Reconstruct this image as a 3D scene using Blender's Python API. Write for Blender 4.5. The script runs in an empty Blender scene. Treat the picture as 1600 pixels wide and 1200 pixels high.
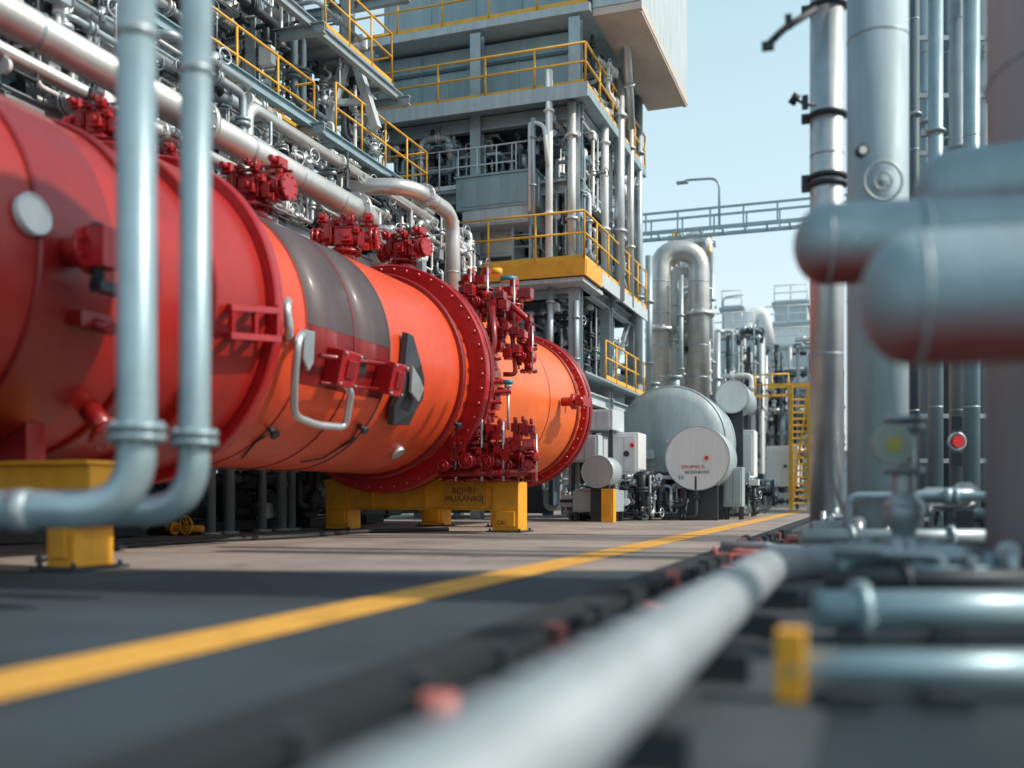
import bpy, math, random
from mathutils import Vector as V, Matrix
scene=bpy.context.scene
COL=scene.collection
TH=math.atan(.36); CT,ST=math.cos(TH),math.sin(TH); F=1555.6; H=.6
PI=math.pi
def at(px,py,Y):
    X=(px-800)/F*Y
    return V((X*CT-Y*ST, X*ST+Y*CT, H+(775-py)/F*Y))
def onv(px,py,v):
    X=(px-800)/F; return at(px,py,v/(X*CT-ST))
def onu(px,py,u):
    X=(px-800)/F; return at(px,py,u/(X*ST+CT))
def gr(px,py): return at(px,py,F*H/(py-775))
VC,ZC,VR=-7.46,2.5,1.55
def onves(px,py,R=VR):
    X=(px-800)/F; d=V((X*CT-ST, X*ST+CT,(775-py)/F))
    a=d.x**2+d.z**2; b=2*(d.x*(-VC)+d.z*(H-ZC)); c=VC**2+(H-ZC)**2-R*R
    D=b*b-4*a*c
    t=(-b-math.sqrt(max(D,0)))/(2*a)
    p=V((0,0,H))+d*t
    n=V((p.x-VC,0,p.z-ZC)).normalized()
    return p,n
# ------------------------------------------------------------ materials
def mat(name,col,metal=0.,rough=.5,var=.18,scale=2.5,bump=.0,bscale=40,coat=0,dirt=.25,streak=False,under=None):
    m=bpy.data.materials.new(name); m.use_nodes=True; nt=m.node_tree; N=nt.nodes; L=nt.links
    b=N['Principled BSDF']
    b.inputs['Metallic'].default_value=metal; b.inputs['Roughness'].default_value=rough
    if coat: b.inputs['Coat Weight'].default_value=coat; b.inputs['Coat Roughness'].default_value=.18
    tc=N.new('ShaderNodeTexCoord'); mp=N.new('ShaderNodeMapping'); L.new(tc.outputs['Object'],mp.inputs[0])
    if streak: mp.inputs['Scale'].default_value=(3,3,.35)
    n=N.new('ShaderNodeTexNoise'); n.inputs['Scale'].default_value=scale; n.inputs['Detail'].default_value=7; n.inputs['Roughness'].default_value=.62
    L.new(mp.outputs[0],n.inputs['Vector'])
    cr=N.new('ShaderNodeValToRGB'); e=cr.color_ramp.elements
    e[0].position=.3; e[1].position=.72
    e[0].color=tuple(c*(1-var) for c in col)+(1,); e[1].color=tuple(min(1,c*(1+var*.7)) for c in col)+(1,)
    L.new(n.outputs['Fac'],cr.inputs[0])
    n2=N.new('ShaderNodeTexNoise'); n2.inputs['Scale'].default_value=scale*4.3; n2.inputs['Detail'].default_value=9; n2.inputs['Roughness'].default_value=.7
    L.new(mp.outputs[0],n2.inputs['Vector'])
    r2=N.new('ShaderNodeValToRGB'); r2.color_ramp.elements[0].position=.56; r2.color_ramp.elements[1].position=.74
    r2.color_ramp.elements[0].color=(0,0,0,1); r2.color_ramp.elements[1].color=(dirt,dirt,dirt,1)
    L.new(n2.outputs['Fac'],r2.inputs[0])
    mx=N.new('ShaderNodeMixRGB'); L.new(r2.outputs[0],mx.inputs[0]); L.new(cr.outputs[0],mx.inputs[1])
    mx.inputs[2].default_value=(col[0]*.35+.02,col[1]*.33+.015,col[2]*.3+.012,1)
    out=mx.outputs[0]
    if under:   # red reflection painted onto down-facing sides
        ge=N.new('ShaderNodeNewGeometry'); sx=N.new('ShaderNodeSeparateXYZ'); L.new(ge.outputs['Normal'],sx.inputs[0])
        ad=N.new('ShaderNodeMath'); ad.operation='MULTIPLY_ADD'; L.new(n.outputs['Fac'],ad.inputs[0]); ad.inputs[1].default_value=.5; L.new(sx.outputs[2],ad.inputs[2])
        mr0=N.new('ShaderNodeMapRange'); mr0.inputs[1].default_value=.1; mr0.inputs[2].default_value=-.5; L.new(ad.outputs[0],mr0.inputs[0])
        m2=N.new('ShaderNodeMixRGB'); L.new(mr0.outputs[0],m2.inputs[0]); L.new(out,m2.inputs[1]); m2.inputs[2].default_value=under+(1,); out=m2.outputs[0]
    L.new(out,b.inputs['Base Color'])
    mr=N.new('ShaderNodeMapRange'); mr.inputs[3].default_value=max(.05,rough-.08); mr.inputs[4].default_value=min(1,rough+.16)
    L.new(n2.outputs['Fac'],mr.inputs[0]); L.new(mr.outputs[0],b.inputs['Roughness'])
    if bump:
        n3=N.new('ShaderNodeTexNoise'); n3.inputs['Scale'].default_value=bscale; n3.inputs['Detail'].default_value=6
        L.new(tc.outputs['Object'],n3.inputs['Vector'])
        bp=N.new('ShaderNodeBump'); bp.inputs['Strength'].default_value=bump; bp.inputs['Distance'].default_value=.02
        L.new(n3.outputs['Fac'],bp.inputs['Height']); L.new(bp.outputs[0],b.inputs['Normal'])
    return m
M={}
M['galv']=mat('galvanised steel',(.38,.45,.48),.5,.42,dirt=.25)
M['blue']=mat('blue grey pipe paint',(.31,.43,.48),.4,.38,bump=.05,dirt=.2)
M['bluematte']=mat('pale matte blue column paint',(.36,.48,.53),.1,.55,bump=.05,dirt=.2,streak=True)
M['bluered']=mat('blue grey paint with red reflection below',(.3,.4,.44),.25,.45,bump=.05,dirt=.25,under=(.36,.07,.06))  # red on the undersides is a reflection put into the colour
M['pale']=mat('pale aluminium cladding',(.62,.62,.6),.65,.38,bump=.05,dirt=.3)
M['fpipe']=mat('dull grey pipe cladding',(.29,.335,.36),.15,.55,bump=.05,dirt=.45)
M['steel']=mat('plain steel',(.58,.62,.64),.7,.36,dirt=.25)
M['white']=mat('white paint',(.74,.76,.76),.0,.45,var=.08,dirt=.25,streak=True)
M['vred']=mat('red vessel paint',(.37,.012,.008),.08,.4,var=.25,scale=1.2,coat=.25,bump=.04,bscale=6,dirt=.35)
M['vor']=mat('half lit red vessel paint',(.7,.07,.015),.05,.42,var=.2,scale=1.2,coat=.22,bump=.04,bscale=6,dirt=.28)  # redder shell in part sunlight, the light put into the colour
M['vor2']=mat('sunlit red vessel paint',(.82,.15,.025),.05,.42,var=.18,scale=1.2,coat=.22,bump=.04,bscale=6,dirt=.25)  # warmer sunlight towards the far end put into the section colour
M['vdark']=mat('dark grey reflection and seam tone',(.085,.06,.065),.0,.5,var=.3,scale=1.2,coat=.08,dirt=.25)  # tone of a reflection painted on the vessel, also colours one seam
M['rflange']=mat('deep red flange paint and reflection tone',(.25,.008,.009),.1,.36,coat=.35,dirt=.3)
M['red']=mat('red valve paint',(.42,.007,.011),.1,.32,coat=.45,dirt=.4,scale=6)
M['yel']=mat('yellow paint',(.82,.37,.02),.0,.42,dirt=.45,scale=4)
M['yellow_plate']=mat('ochre stencil plate',(.62,.29,.03),.0,.5,dirt=.6,scale=14)
M['yrail']=mat('yellow rail paint',(.8,.42,.04),.0,.4,dirt=.2)
M['dark']=mat('dark steel',(.05,.06,.07),.4,.5)
M['black']=mat('black rubber',(.018,.022,.026),.0,.55)
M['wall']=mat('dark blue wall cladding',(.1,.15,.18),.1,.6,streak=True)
M['clad']=mat('blue grey wall cladding',(.29,.39,.43),.1,.55,var=.18,scale=1.5,streak=True,dirt=.45)
M['clad2']=mat('pale wall cladding',(.48,.55,.58),.0,.6,streak=True,dirt=.4)
M['far1']=mat('haze paled grey wall',(.5,.57,.59),.0,.7,streak=True,dirt=.2)  # distance haze put into a paler wall colour
M['beige']=mat('beige soffit',(.6,.51,.45),.0,.7,var=.15,streak=False,dirt=.3,scale=1)
M['tank']=mat('grey tank paint',(.36,.43,.45),.1,.45,streak=True,dirt=.35,scale=1.5)
M['teal']=mat('teal paint',(.05,.25,.3),.1,.4)
M['lblue']=mat('light blue bridge paint',(.4,.55,.6),.0,.5)
M['pink']=mat('grey column paint with red reflection tint',(.46,.44,.46),.0,.6,var=.1,streak=True,dirt=.2)  # faint red is a reflection put into the grey
M['redcol']=mat('red column paint',(.5,.16,.14),.1,.5,streak=True,dirt=.3)
M['asph']=mat('asphalt',(.036,.058,.072),.0,.75,var=.4,scale=.9,bump=.6,bscale=90,dirt=.35)
M['conc']=mat('concrete and sunlit road paving',(.29,.25,.222),.0,.8,var=.4,scale=.7,bump=.4,bscale=60,dirt=.65)
M['conc2']=mat('dark grey concrete',(.055,.07,.08),.0,.8,var=.45,scale=1.3,bump=.4,bscale=60,dirt=.5)
M['trough']=mat('dark wet floor',(.014,.026,.034),.0,.5,var=.3,scale=1.3,bump=.3,bscale=60,dirt=.5)
M['kerb']=mat('dark kerb edge',(.012,.018,.022),.0,.8)
M['line']=mat('yellow road paint',(.72,.37,.06),.0,.65,var=.25,scale=3,bump=.3,bscale=90,dirt=.8)
M['rtext']=mat('red lettering',(.55,.04,.04),0,.5)
M['btext']=mat('black lettering',(.05,.05,.055),0,.5)
M['faint']=mat('worn brown stencil',(.16,.07,.02),0,.6,dirt=.6,scale=20)
M['redlamp']=mat('red lens',(.8,.02,.02),0,.2)
M['green']=mat('pale green dial',(.36,.44,.38),0,.4)
M['olive']=mat('olive yellow centre',(.5,.47,.1),0,.4)
# ------------------------------------------------------------ mesh builder
def frame(d):
    d=d.normalized(); up=V((0,0,1)) if abs(d.z)<.95 else V((0,1,0))
    a=up.cross(d).normalized(); b=d.cross(a).normalized(); return a,b
class MB:
    def __init__(s): s.v=[];s.f=[];s.sm=[]
    def add(s,vs,fs,sm=False):
        n=len(s.v); s.v+=[V(p) for p in vs]
        for f in fs: s.f.append(tuple(i+n for i in f)); s.sm.append(sm)
        return s
    def box(s,c,d,R=None):
        c=V(c); h=[x/2 for x in d]; vs=[]
        for z in (-1,1):
            for x,y in ((-1,-1),(1,-1),(1,1),(-1,1)):
                p=V((x*h[0],y*h[1],z*h[2])); 
                if R is not None: p=R@p
                vs.append(c+p)
        return s.add(vs,[(3,2,1,0),(4,5,6,7),(0,1,5,4),(1,2,6,5),(2,3,7,6),(3,0,4,7)])
    def bx(s,x0,x1,y0,y1,z0,z1): return s.box(((x0+x1)/2,(y0+y1)/2,(z0+z1)/2),(abs(x1-x0),abs(y1-y0),abs(z1-z0)))
    def cyl(s,a,b,r,r2=None,n=16,cap=True):
        a=V(a);b=V(b); r2=r if r2 is None else r2; A,B=frame(b-a)
        vs=[]
        for p,q in ((a,r),(b,r2)):
            for i in range(n):
                t=2*PI*i/n; vs.append(p+(A*math.cos(t)+B*math.sin(t))*q)
        s.add(vs,[(i,(i+1)%n,n+(i+1)%n,n+i) for i in range(n)],True)
        if cap:
            m=len(s.v)-2*n
            s.f.append(tuple(m+i for i in reversed(range(n)))); s.sm.append(False)
            s.f.append(tuple(m+n+i for i in range(n))); s.sm.append(False)
        return s
    def tube(s,pts,r,n=10,cap=True):
        pts=[V(p) for p in pts]
        d=(pts[1]-pts[0]).normalized(); A,B=frame(d); vs=[]; k=len(pts)
        for i,p in enumerate(pts):
            if i==0: t=d
            elif i==k-1: t=(pts[i]-pts[i-1]).normalized()
            else: t=((pts[i]-pts[i-1]).normalized()+(pts[i+1]-pts[i]).normalized()).normalized()
            A=(A-t*A.dot(t)).normalized(); B=t.cross(A)
            for j in range(n):
                w=2*PI*j/n; vs.append(p+(A*math.cos(w)+B*math.sin(w))*r)
        fs=[(i*n+j,i*n+(j+1)%n,(i+1)*n+(j+1)%n,(i+1)*n+j) for i in range(k-1) for j in range(n)]
        m=len(s.v); s.add(vs,fs,True)
        if cap:
            s.f.append(tuple(m+i for i in reversed(range(n)))); s.sm.append(False)
            s.f.append(tuple(m+(k-1)*n+i for i in range(n))); s.sm.append(False)
        return s
    def path(s,pts,r,bend=None,n=12,seg=6):
        pts=[V(p) for p in pts]; bend=bend or r*2.2; out=[pts[0]]
        for i in range(1,len(pts)-1):
            p=pts[i]; a=pts[i-1]-p; b=pts[i+1]-p
            k=min(bend,a.length*.49,b.length*.49)
            a=p+a.normalized()*k; b=p+b.normalized()*k
            for j in range(seg+1):
                t=j/seg; out.append(a*(1-t)**2+p*2*t*(1-t)*.97+b*t*t+ (a+b)*.5*(2*t*(1-t)*.03))
        out.append(pts[-1]); return s.tube(out,r,n)
    def torus(s,c,axis,R,r,n=24,m=8):
        c=V(c);A,B=frame(V(axis)); ax=V(axis).normalized(); vs=[]
        for i in range(n):
            t=2*PI*i/n; e=A*math.cos(t)+B*math.sin(t)
            for j in range(m):
                w=2*PI*j/m; vs.append(c+e*(R+r*math.cos(w))+ax*r*math.sin(w))
        return s.add(vs,[(i*m+j,((i+1)%n)*m+j,((i+1)%n)*m+(j+1)%m,i*m+(j+1)%m) for i in range(n) for j in range(m)],True)
    def lathe(s,c,axis,prof,n=48,smooth=True,cap=True):
        c=V(c);ax=V(axis).normalized();A,B=frame(ax); 
        for k in range(len(prof)-1):
            (r0,h0),(r1,h1)=prof[k],prof[k+1]; vs=[]
            for r,h in ((r0,h0),(r1,h1)):
                for i in range(n):
                    t=2*PI*i/n; vs.append(c+ax*h+(A*math.cos(t)+B*math.sin(t))*max(r,1e-4))
            s.add(vs,[(i,(i+1)%n,n+(i+1)%n,n+i) for i in range(n)],smooth)
        return s
    def rev(s,c,axis,prof,n=48):
        c=V(c);ax=V(axis).normalized();A,B=frame(ax); vs=[]
        for r,h in prof:
            for i in range(n):
                t=2*PI*i/n; vs.append(c+ax*h+(A*math.cos(t)+B*math.sin(t))*max(r,1e-3))
        return s.add(vs,[(k*n+i,k*n+(i+1)%n,(k+1)*n+(i+1)%n,(k+1)*n+i) for k in range(len(prof)-1) for i in range(n)],True)
    def flange(s,c,axis,R,t,nb=8,br=None):
        c=V(c);ax=V(axis).normalized(); s.cyl(c-ax*t/2,c+ax*t/2,R,n=24)
        A,B=frame(ax); br=br or R*.09
        for i in range(nb):
            w=2*PI*(i+.5)/nb; p=c+(A*math.cos(w)+B*math.sin(w))*R*.84
            s.cyl(p-ax*(t/2+br*1.2),p+ax*(t/2+br*1.2),br,n=6)
        return s
    def prism(s,prof,a,b,up=(0,0,1)):
        a=V(a);b=V(b);d=(b-a).normalized();up=V(up)
        if abs(d.dot(up))>.95: up=V((0,1,0))
        x=d.cross(up).normalized(); y=x.cross(d); n=len(prof)
        vs=[p+x*q[0]+y*q[1] for p in (a,b) for q in prof]
        return s.add(vs,[(i,(i+1)%n,n+(i+1)%n,n+i) for i in range(n)]+[tuple(reversed(range(n))),tuple(range(n,2*n))])
    def ibeam(s,a,b,w,h,up=(0,0,1)):
        t=w*.12; f=h*.1
        P=[(-w/2,-h/2),(w/2,-h/2),(w/2,-h/2+f),(t/2,-h/2+f),(t/2,h/2-f),(w/2,h/2-f),(w/2,h/2),(-w/2,h/2),(-w/2,h/2-f),(-t/2,h/2-f),(-t/2,-h/2+f),(-w/2,-h/2+f)]
        return s.prism(P,a,b,up)
    def bar(s,a,b,w,h=None):
        h=h or w; return s.prism([(-w/2,-h/2),(w/2,-h/2),(w/2,h/2),(-w/2,h/2)],a,b)
    def poly(s,pts,nrm,t):
        n=len(pts); nrm=V(nrm).normalized(); vs=[V(p) for p in pts]+[V(p)+nrm*t for p in pts]
        return s.add(vs,[tuple(reversed(range(n))),tuple(range(n,2*n))]+[(i,(i+1)%n,n+(i+1)%n,n+i) for i in range(n)])
    def build(s,name,m,parent=None,bevel=0):
        me=bpy.data.meshes.new(name)
        if parent is not None: org=parent.get('_w'); org=V(org)
        else:
            lo=[min(p[i] for p in s.v) for i in range(3)]; hi=[max(p[i] for p in s.v) for i in range(3)]
            org=V(((lo[0]+hi[0])/2,(lo[1]+hi[1])/2,lo[2]))
        me.from_pydata([tuple(p-org) for p in s.v],[],s.f)
        me.polygons.foreach_set('use_smooth',s.sm); me.update()
        me.materials.append(M[m] if isinstance(m,str) else m)
        o=bpy.data.objects.new(name,me); COL.objects.link(o)
        if parent is not None: o.parent=parent; o['_w']=tuple(org)
        else: o.location=org; o['_w']=tuple(org)
        if bevel:
            b=o.modifiers.new('Bevel','BEVEL'); b.width=bevel; b.segments=2; b.limit_method='ANGLE'
        return o
def tag(o,label,cat,group=None):
    o['label']=label;o['category']=cat
    if group:o['group']=group
    return o
def thing(name,loc,label,cat,group=None):
    o=bpy.data.objects.new(name,None); COL.objects.link(o); o.location=V(loc); o['_w']=tuple(V(loc)); o.empty_display_size=.2
    return tag(o,label,cat,group)
def setting(name,mb,m):
    o=mb.build(name,m); o['kind']='structure'; return o
def dup(root,loc,rz=None,label=None,group=None,scale=None):
    r=root.copy(); COL.objects.link(r); r.location=V(loc)
    if rz is not None: r.rotation_euler=(0,0,rz)
    if scale: r.scale=(scale,)*3
    if label: r['label']=label
    if group: r['group']=group
    def rec(a,b):
        for ch in a.children:
            c=ch.copy(); COL.objects.link(c); c.parent=b; rec(ch,c)
    rec(root,r); return r
# ------------------------------------------------------------ ground
def cam2w(X,Y,z=0): return V((X*CT-Y*ST,X*ST+Y*CT,z))
g=MB(); g.add([(-900,-300,0),(900,-300,0),(900,1500,0),(-900,1500,0)],[(0,1,2,3)]); setting('ground',g,'asph')
YB=7.95; XB=(-1.55+YB*ST)/CT; a=cam2w(-60,YB,.004); b=cam2w(XB,YB,.004)
g=MB(); g.add([a,b,(-1.55,75,.004),(-70,75,.004)],[(0,1,2,3)]); setting('pavement',g,'conc')  # concrete; its front edge and pale tone also paint the sunlit road
g=MB(); g.add([(-1.3,-10,.004),(-.12,-10,.004),(-.12,90,.004),(-1.3,90,.004)],[(0,1,2,3)]); setting('pavement',g,'conc2')
g=MB(); g.add([(-.12,-10,.004),(30,-10,.004),(30,90,.004),(-.12,90,.004)],[(0,1,2,3)]); setting('drain_floor',g,'trough')
g=MB(); g.bx(-1.52,-1.3,-10,60,0,.05); setting('kerb',g,'kerb')
g=MB(); g.add([(-2.77,-6,.008),(-2.38,-6,.008),(-2.38,34,.008),(-2.77,34,.008)],[(0,1,2,3)])
g.add([(-2.77,34,.008),(-2.38,34,.008),(-2.0,60,.008),(-2.4,60,.008)],[(0,1,2,3)]); setting('road_marking',g,'line')
g=MB()
for i in range(9):
    Y=10.5+i*3.4+i*i*.3; a=cam2w(-40,Y,.006); b=cam2w((-1.58+Y*ST)/CT,Y,.006); e=cam2w(0,.03,0)
    g.add([a,b,b+e,a+e],[(0,1,2,3)])
setting('pavement_joint',g,'black')
# ------------------------------------------------------------ the red vessel
ves=thing('red_process_vessel',(VC,12,0),'huge glossy red horizontal cylindrical vessel with bolted flanges on yellow stands','vessel')
AX=(0,1,0); vc=V((VC,0,ZC))
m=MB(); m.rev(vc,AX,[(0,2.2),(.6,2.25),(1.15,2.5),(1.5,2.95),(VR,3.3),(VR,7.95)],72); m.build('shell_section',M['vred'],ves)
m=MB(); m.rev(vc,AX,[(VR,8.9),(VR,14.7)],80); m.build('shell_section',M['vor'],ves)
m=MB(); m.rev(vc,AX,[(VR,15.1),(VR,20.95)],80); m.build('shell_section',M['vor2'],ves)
m=MB(); m.rev(vc,AX,[(1.62,21.2),(1.3,21.5),(.8,21.75),(.01,21.9)],64); m.build('dished_end',M['vor'],ves)
def vring(u0,u1,R,mt,name='ring',chamf=.02,nb=0):
    m=MB(); m.lathe(vc,AX,[(VR-.02,u0),(R-chamf,u0),(R,u0+chamf),(R,u1-chamf),(R-chamf,u1),(VR-.02,u1)],80)
    o=m.build(name,M[mt],ves)
    if nb:
        for i in range(nb):
            w=2*PI*i/nb; p=vc+V((math.cos(w)*(R-.09),0,math.sin(w)*(R-.09)))
            b=MB(); b.cyl(p+V((0,u0-.06,0)),p+V((0,u1+.06,0)),.032,n=6); b.build('bolt',M['red'],o)
    return o
vring(5.85,6.65,1.585,'rflange','band')
vring(7.05,7.2,1.6,'rflange','band')
vring(7.9,8.72,1.66,'vred','collar')
vring(8.72,8.86,1.78,'red','flange',nb=0)
vring(8.9,9.02,1.68,'rflange','flange')
ub0=onves(480,500)[0].y; ub1=onves(607,530)[0].y
def arc(u0,u1,R,a0,a1,mt,name,n=40):
    m=MB(); vs=[]
    for i in range(n+1):
        w=a0+(a1-a0)*i/n; 
        for r,u in ((VR-.01,u0),(R,u0),(R,u1),(VR-.01,u1)): vs.append(V((VC+math.cos(w)*r,u,ZC+math.sin(w)*r)))
    m.add(vs,[(i*4+j,(i+1)*4+j,(i+1)*4+j+1,i*4+j+1) for i in range(n) for j in (0,1,2)],True)
    return m.build(name,M[mt],ves)
um=onves(553,520)[0].y
for u0,u1 in ((ub0,um),(um+.03,ub1)):
    arc(u0,u1,1.556,.02,2.6,'vdark','reflection_band'); arc(u0,u1,1.554,-.42,.018,'rflange','reflection_band')  # reflection on the shell painted as a dark band fading to red
vring(ub0-.03,ub0,1.56,'rflange','seam',.002)
vring(um,um+.03,1.562,'rflange','seam',.003)
vring(ub1+.002,ub1+.035,1.562,'vdark','seam',.003)
vring(14.45,14.6,1.85,'red','flange',nb=48)
vring(14.68,14.82,1.85,'rflange','flange')
vring(14.05,14.14,1.63,'rflange','stiffening_ring')
vring(15.0,15.1,1.66,'rflange','stiffening_ring')
vring(18.6,18.64,1.556,'rflange','seam',.003)
vring(20.85,20.98,1.7,'red','flange',nb=44)
vring(21.05,21.2,1.72,'rflange','flange')
vring(20.5,20.58,1.6,'rflange','stiffening_ring')
m=MB(); pts=[onves(x,y,R)[0] for x,y,R in ((474,520,1.57),(466,528,1.72),(460,590,1.72),(459,650,1.72),(495,664,1.72),(540,668,1.72),(549,610,1.72),(532,596,1.6))]
m.path(pts,.045,.16,12); m.build('guard_bar',M['steel'],ves)
m=MB(); pts=[onves(x,y,R)[0] for x,y,R in ((449,470,1.57),(447,478,1.66),(452,520,1.66),(449,528,1.57))]; m.path(pts,.05,.1,12)
m.build('grab_handle',M['steel'],ves)
def plate(pp,R,mt,t,name):
    P=[onves(x,y,R) for x,y in pp]; n=sum((q[1] for q in P),V()).normalized()
    m=MB(); m.poly([q[0] for q in P],n,t); return m.build(name,M[mt],ves,bevel=.012)
plate([(628,518),(636,522),(648,566),(654,590),(652,620),(640,640),(630,662),(604,662),(606,634),(618,610),(622,590)],1.6,'dark',.1,'shield_plate')
plate([(640,570),(652,590),(658,606),(650,628),(638,612)],1.72,'steel',.05,'shield_plate')
plate([(472,514),(488,518),(486,566),(478,580),(470,560)],1.62,'galv',.04,'shield_plate')
def hous(px,py,w,hh,d,mt):
    p,n=onves(px,py,VR); t=V((0,1,0)); bb=n.cross(t); R=Matrix((n,t,bb)).transposed()
    m=MB(); m.box(p+n*d/2,(d,w,hh),R); o=m.build('instrument_housing',M[mt],ves,bevel=.015)
    k=MB(); k.box(p+n*(d+.01),(.03,w*.45,hh*.5),R); k.build('cover',M['rflange'],o,bevel=.006)
    for a in (-.42,.42):
        for b in (-.42,.42): k=MB(); k.cyl(p+n*d+t*w*a+bb*hh*b,p+n*(d+.03)+t*w*a+bb*hh*b,.015,n=6); k.build('bolt',M['steel'],o)
hous(522,572,.42,.42,.22,'red'); hous(595,588,.36,.42,.26,'red')
m=MB(); a,b=onves(500,556,1.68)[0],onves(612,570,1.68)[0]; m.tube([a,b],.03); m.build('conduit',M['rflange'],ves)
m=MB(); a,b=onves(500,598,1.68)[0],onves(612,610,1.66)[0]; m.tube([a,b],.02); m.build('conduit',M['rflange'],ves)
plate([(545,556),(566,556),(566,584),(545,584)],1.6,'black',.06,'sensor_plate')
m=MB()
for y in (480,524):
    m.bar(onves(358,y,1.86)[0],onves(436,y+6,1.86)[0],.06,.06)
for x in (362,398,432):
    m.bar(onves(x,478,1.86)[0],onves(x,528,1.86)[0],.05,.05); 
    for y in (480,524): m.bar(onves(x,y,1.6)[0],onves(x,y,1.86)[0],.05,.05)
m.build('step_bracket',M['red'],ves)
p,n=onves(46,337,VR); m=MB(); m.cyl(p-n*.02,p+n*.05,.155,n=40); bd=m.build('round_badge',M['white'],ves); m=MB(); m.torus(p+n*.05,n,.15,.012,40); m.build('rim',M['steel'],bd)
p,n=onves(105,395,VR); m=MB(); m.cyl(p,p+n*.22,.12,n=20); m.flange(p+n*.24,n,.19,.05); m.box(p+n*.35,(.2,.22,.3)); m.build('nozzle',M['red'],ves)
m=MB(); m.cyl(p+n*.3+V((0,0,-.3)),p+n*.3+V((0,0,.2)),.05); m.box(p+n*.3+V((0,.12,-.28)),(.12,.3,.08)); m.build('latch',M['dark'],ves)
p,n=onves(130,500,VR); m=MB(); m.box(p+n*.05,(.2,.35,.12)); m.cyl(p,p+n*.3,.06); m.build('lug',M['rflange'],ves)
p,n=onves(140,640,VR); m=MB(); m.cyl(p,p+n*.3,.1); m.flange(p+n*.3,n,.17,.06); m.build('nozzle',M['rflange'],ves)
for pts in ([(378,716),(400,690),(424,676),(438,672)],[(560,668),(548,690),(530,700)],[(470,722),(505,716),(555,684)]):
    m=MB(); m.tube([onves(x,y,1.575)[0] for x,y in pts],.012,6); m.build('cable',M['black'],ves)
p,n=onves(620,705,VR); m=MB(); m.cyl(p-n*.02,p+n*.06,.11,n=24); m.build('drain_cap',M['steel'],ves)
for k,(x,y) in enumerate(((420,668),(560,664),(708,660),(884,632))):
    p,n=onves(x,y,VR); m=MB(); m.cyl(p,p+n*.12,.035,n=10); m.cyl(p+n*.1,p+n*.14,.06,n=6); m.build('tapping',M['dark'],ves)
p,n=onves(878,628,1.6); m=MB(); m.cyl(p,p+n*.45,.09); m.flange(p+n*.25,n,.16,.08,6); m.box(p+n*.45,(.14,.5,.2)); m.cyl(p+n*.45+V((0,-.4,0)),p+n*.45+V((0,.4,0)),.07); m.build('end_latch',M['red'],ves)
# ------------------------------------------------------------ yellow stands
def stand(u,v0,v1,label,lw=.45,li=0):
    s=thing('vessel_stand',((v0+v1)/2,u,0),label,'stand','yellow stands under the red vessel')
    m=MB(); e=v1-lw if li==0 else v1; m.bx(v0,e,u-.06,u+.3,.39,.85); m.bx(v0-.03,v1+.03,u-.12,u+.36,.85,.885); m.bx(v0,e,u-.12,u+.36,.365,.39); m.build('beam',M['yel'],s,bevel=.01)
    for a,b in ((v0,v0+lw),(v1-lw-li,v1-li)):
        m=MB(); m.bx(a,b,u-.1,u+.34,.03,.845 if li==0 else .36); m.bx(a+.06,b-.06,u-.13,u-.1,.1,.35); l=m.build('leg',M['yel'],s,bevel=.01)
        m=MB(); m.bx(a-.08,b+.08,u-.2,u+.44,.004,.03)
        for x in (a-.03,b+.03):
            for y in (u-.14,u+.38): m.cyl((x,y,.03),(x,y,.07),.022,n=6)
        m.build('base_plate',M['dark'],l)
    for x in (v0+.9,v0+1.9):
        m=MB(); m.bx(x,x+.03,u-.12,u-.061,.392,.848); m.build('stiffener',M['yel'],s)
    m=MB(); n=18; P=[]; 
    for i in range(n+1):
        w=-PI/2+(-.62+1.24*i/n); P.append((VC+math.cos(w)*(VR+.012),ZC+math.sin(w)*(VR+.012)))
    P=[(P[0][0],.886)]+P+[(P[-1][0],.886)]
    vs=[V((x,u+.02,z)) for x,z in P]+[V((x,u+.22,z)) for x,z in P]
    k=len(P); m.add(vs,[(i,i+1,k+i+1,k+i) for i in range(k-1)]+[(0,k,2*k-1,k-1)])
    for i in range(1,k-2): 
        x0,z0=P[i];x1,z1=P[i+1]
        m.add([(x0,u+.02,.886),(x1,u+.02,.886),(x1,u+.02,z1),(x0,u+.02,z0)],[(0,1,2,3)])
        m.add([(x0,u+.22,.886),(x1,u+.22,.886),(x1,u+.22,z1),(x0,u+.22,z0)],[(3,2,1,0)])
    m.build('saddle',M['rflange'],s)
    return s
stand(6.35,-9.1,-5.82,'yellow steel stand nearest the camera under the left end of the red vessel',.28,.12)
s2=stand(15.35,-8.95,-5.38,'wide yellow steel stand with small stencilled plate under the middle flange of the red vessel')
stand(17.9,-8.3,-6.4,'smaller yellow stand half hidden behind the wide stencilled stand')
def text(body,size,loc,rot,m,parent,name='lettering',ext=.004):
    c=bpy.data.curves.new('t','FONT'); c.body=body; c.size=size; c.align_x='CENTER'; c.align_y='CENTER'; c.extrude=ext
    o=bpy.data.objects.new('t',c); COL.objects.link(o); bpy.context.view_layer.update()
    me=bpy.data.meshes.new_from_object(o.evaluated_get(bpy.context.evaluated_depsgraph_get()))
    bpy.data.objects.remove(o); me.materials.clear(); me.materials.append(M[m])
    q=bpy.data.objects.new(name,me); COL.objects.link(q); q.parent=parent; q.location=V(loc)-V(parent['_w']); q.rotation_euler=rot; return q
m=MB(); m.bx(-6.72,-5.96,15.27,15.285,.44,.8); m.build('stencil_plate',M['yellow_plate'],s2)
text('MUAANR0|',.14,(-6.34,15.266,.55),(PI/2,0,0),'faint',s2,'stencil')
text('B(|)=B1',.14,(-6.34,15.266,.69),(PI/2,0,0),'faint',s2,'stencil')
text('C8:|',.1,(-5.66,15.215,.16),(PI/2,0,0),'faint',s2,'stencil')
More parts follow.
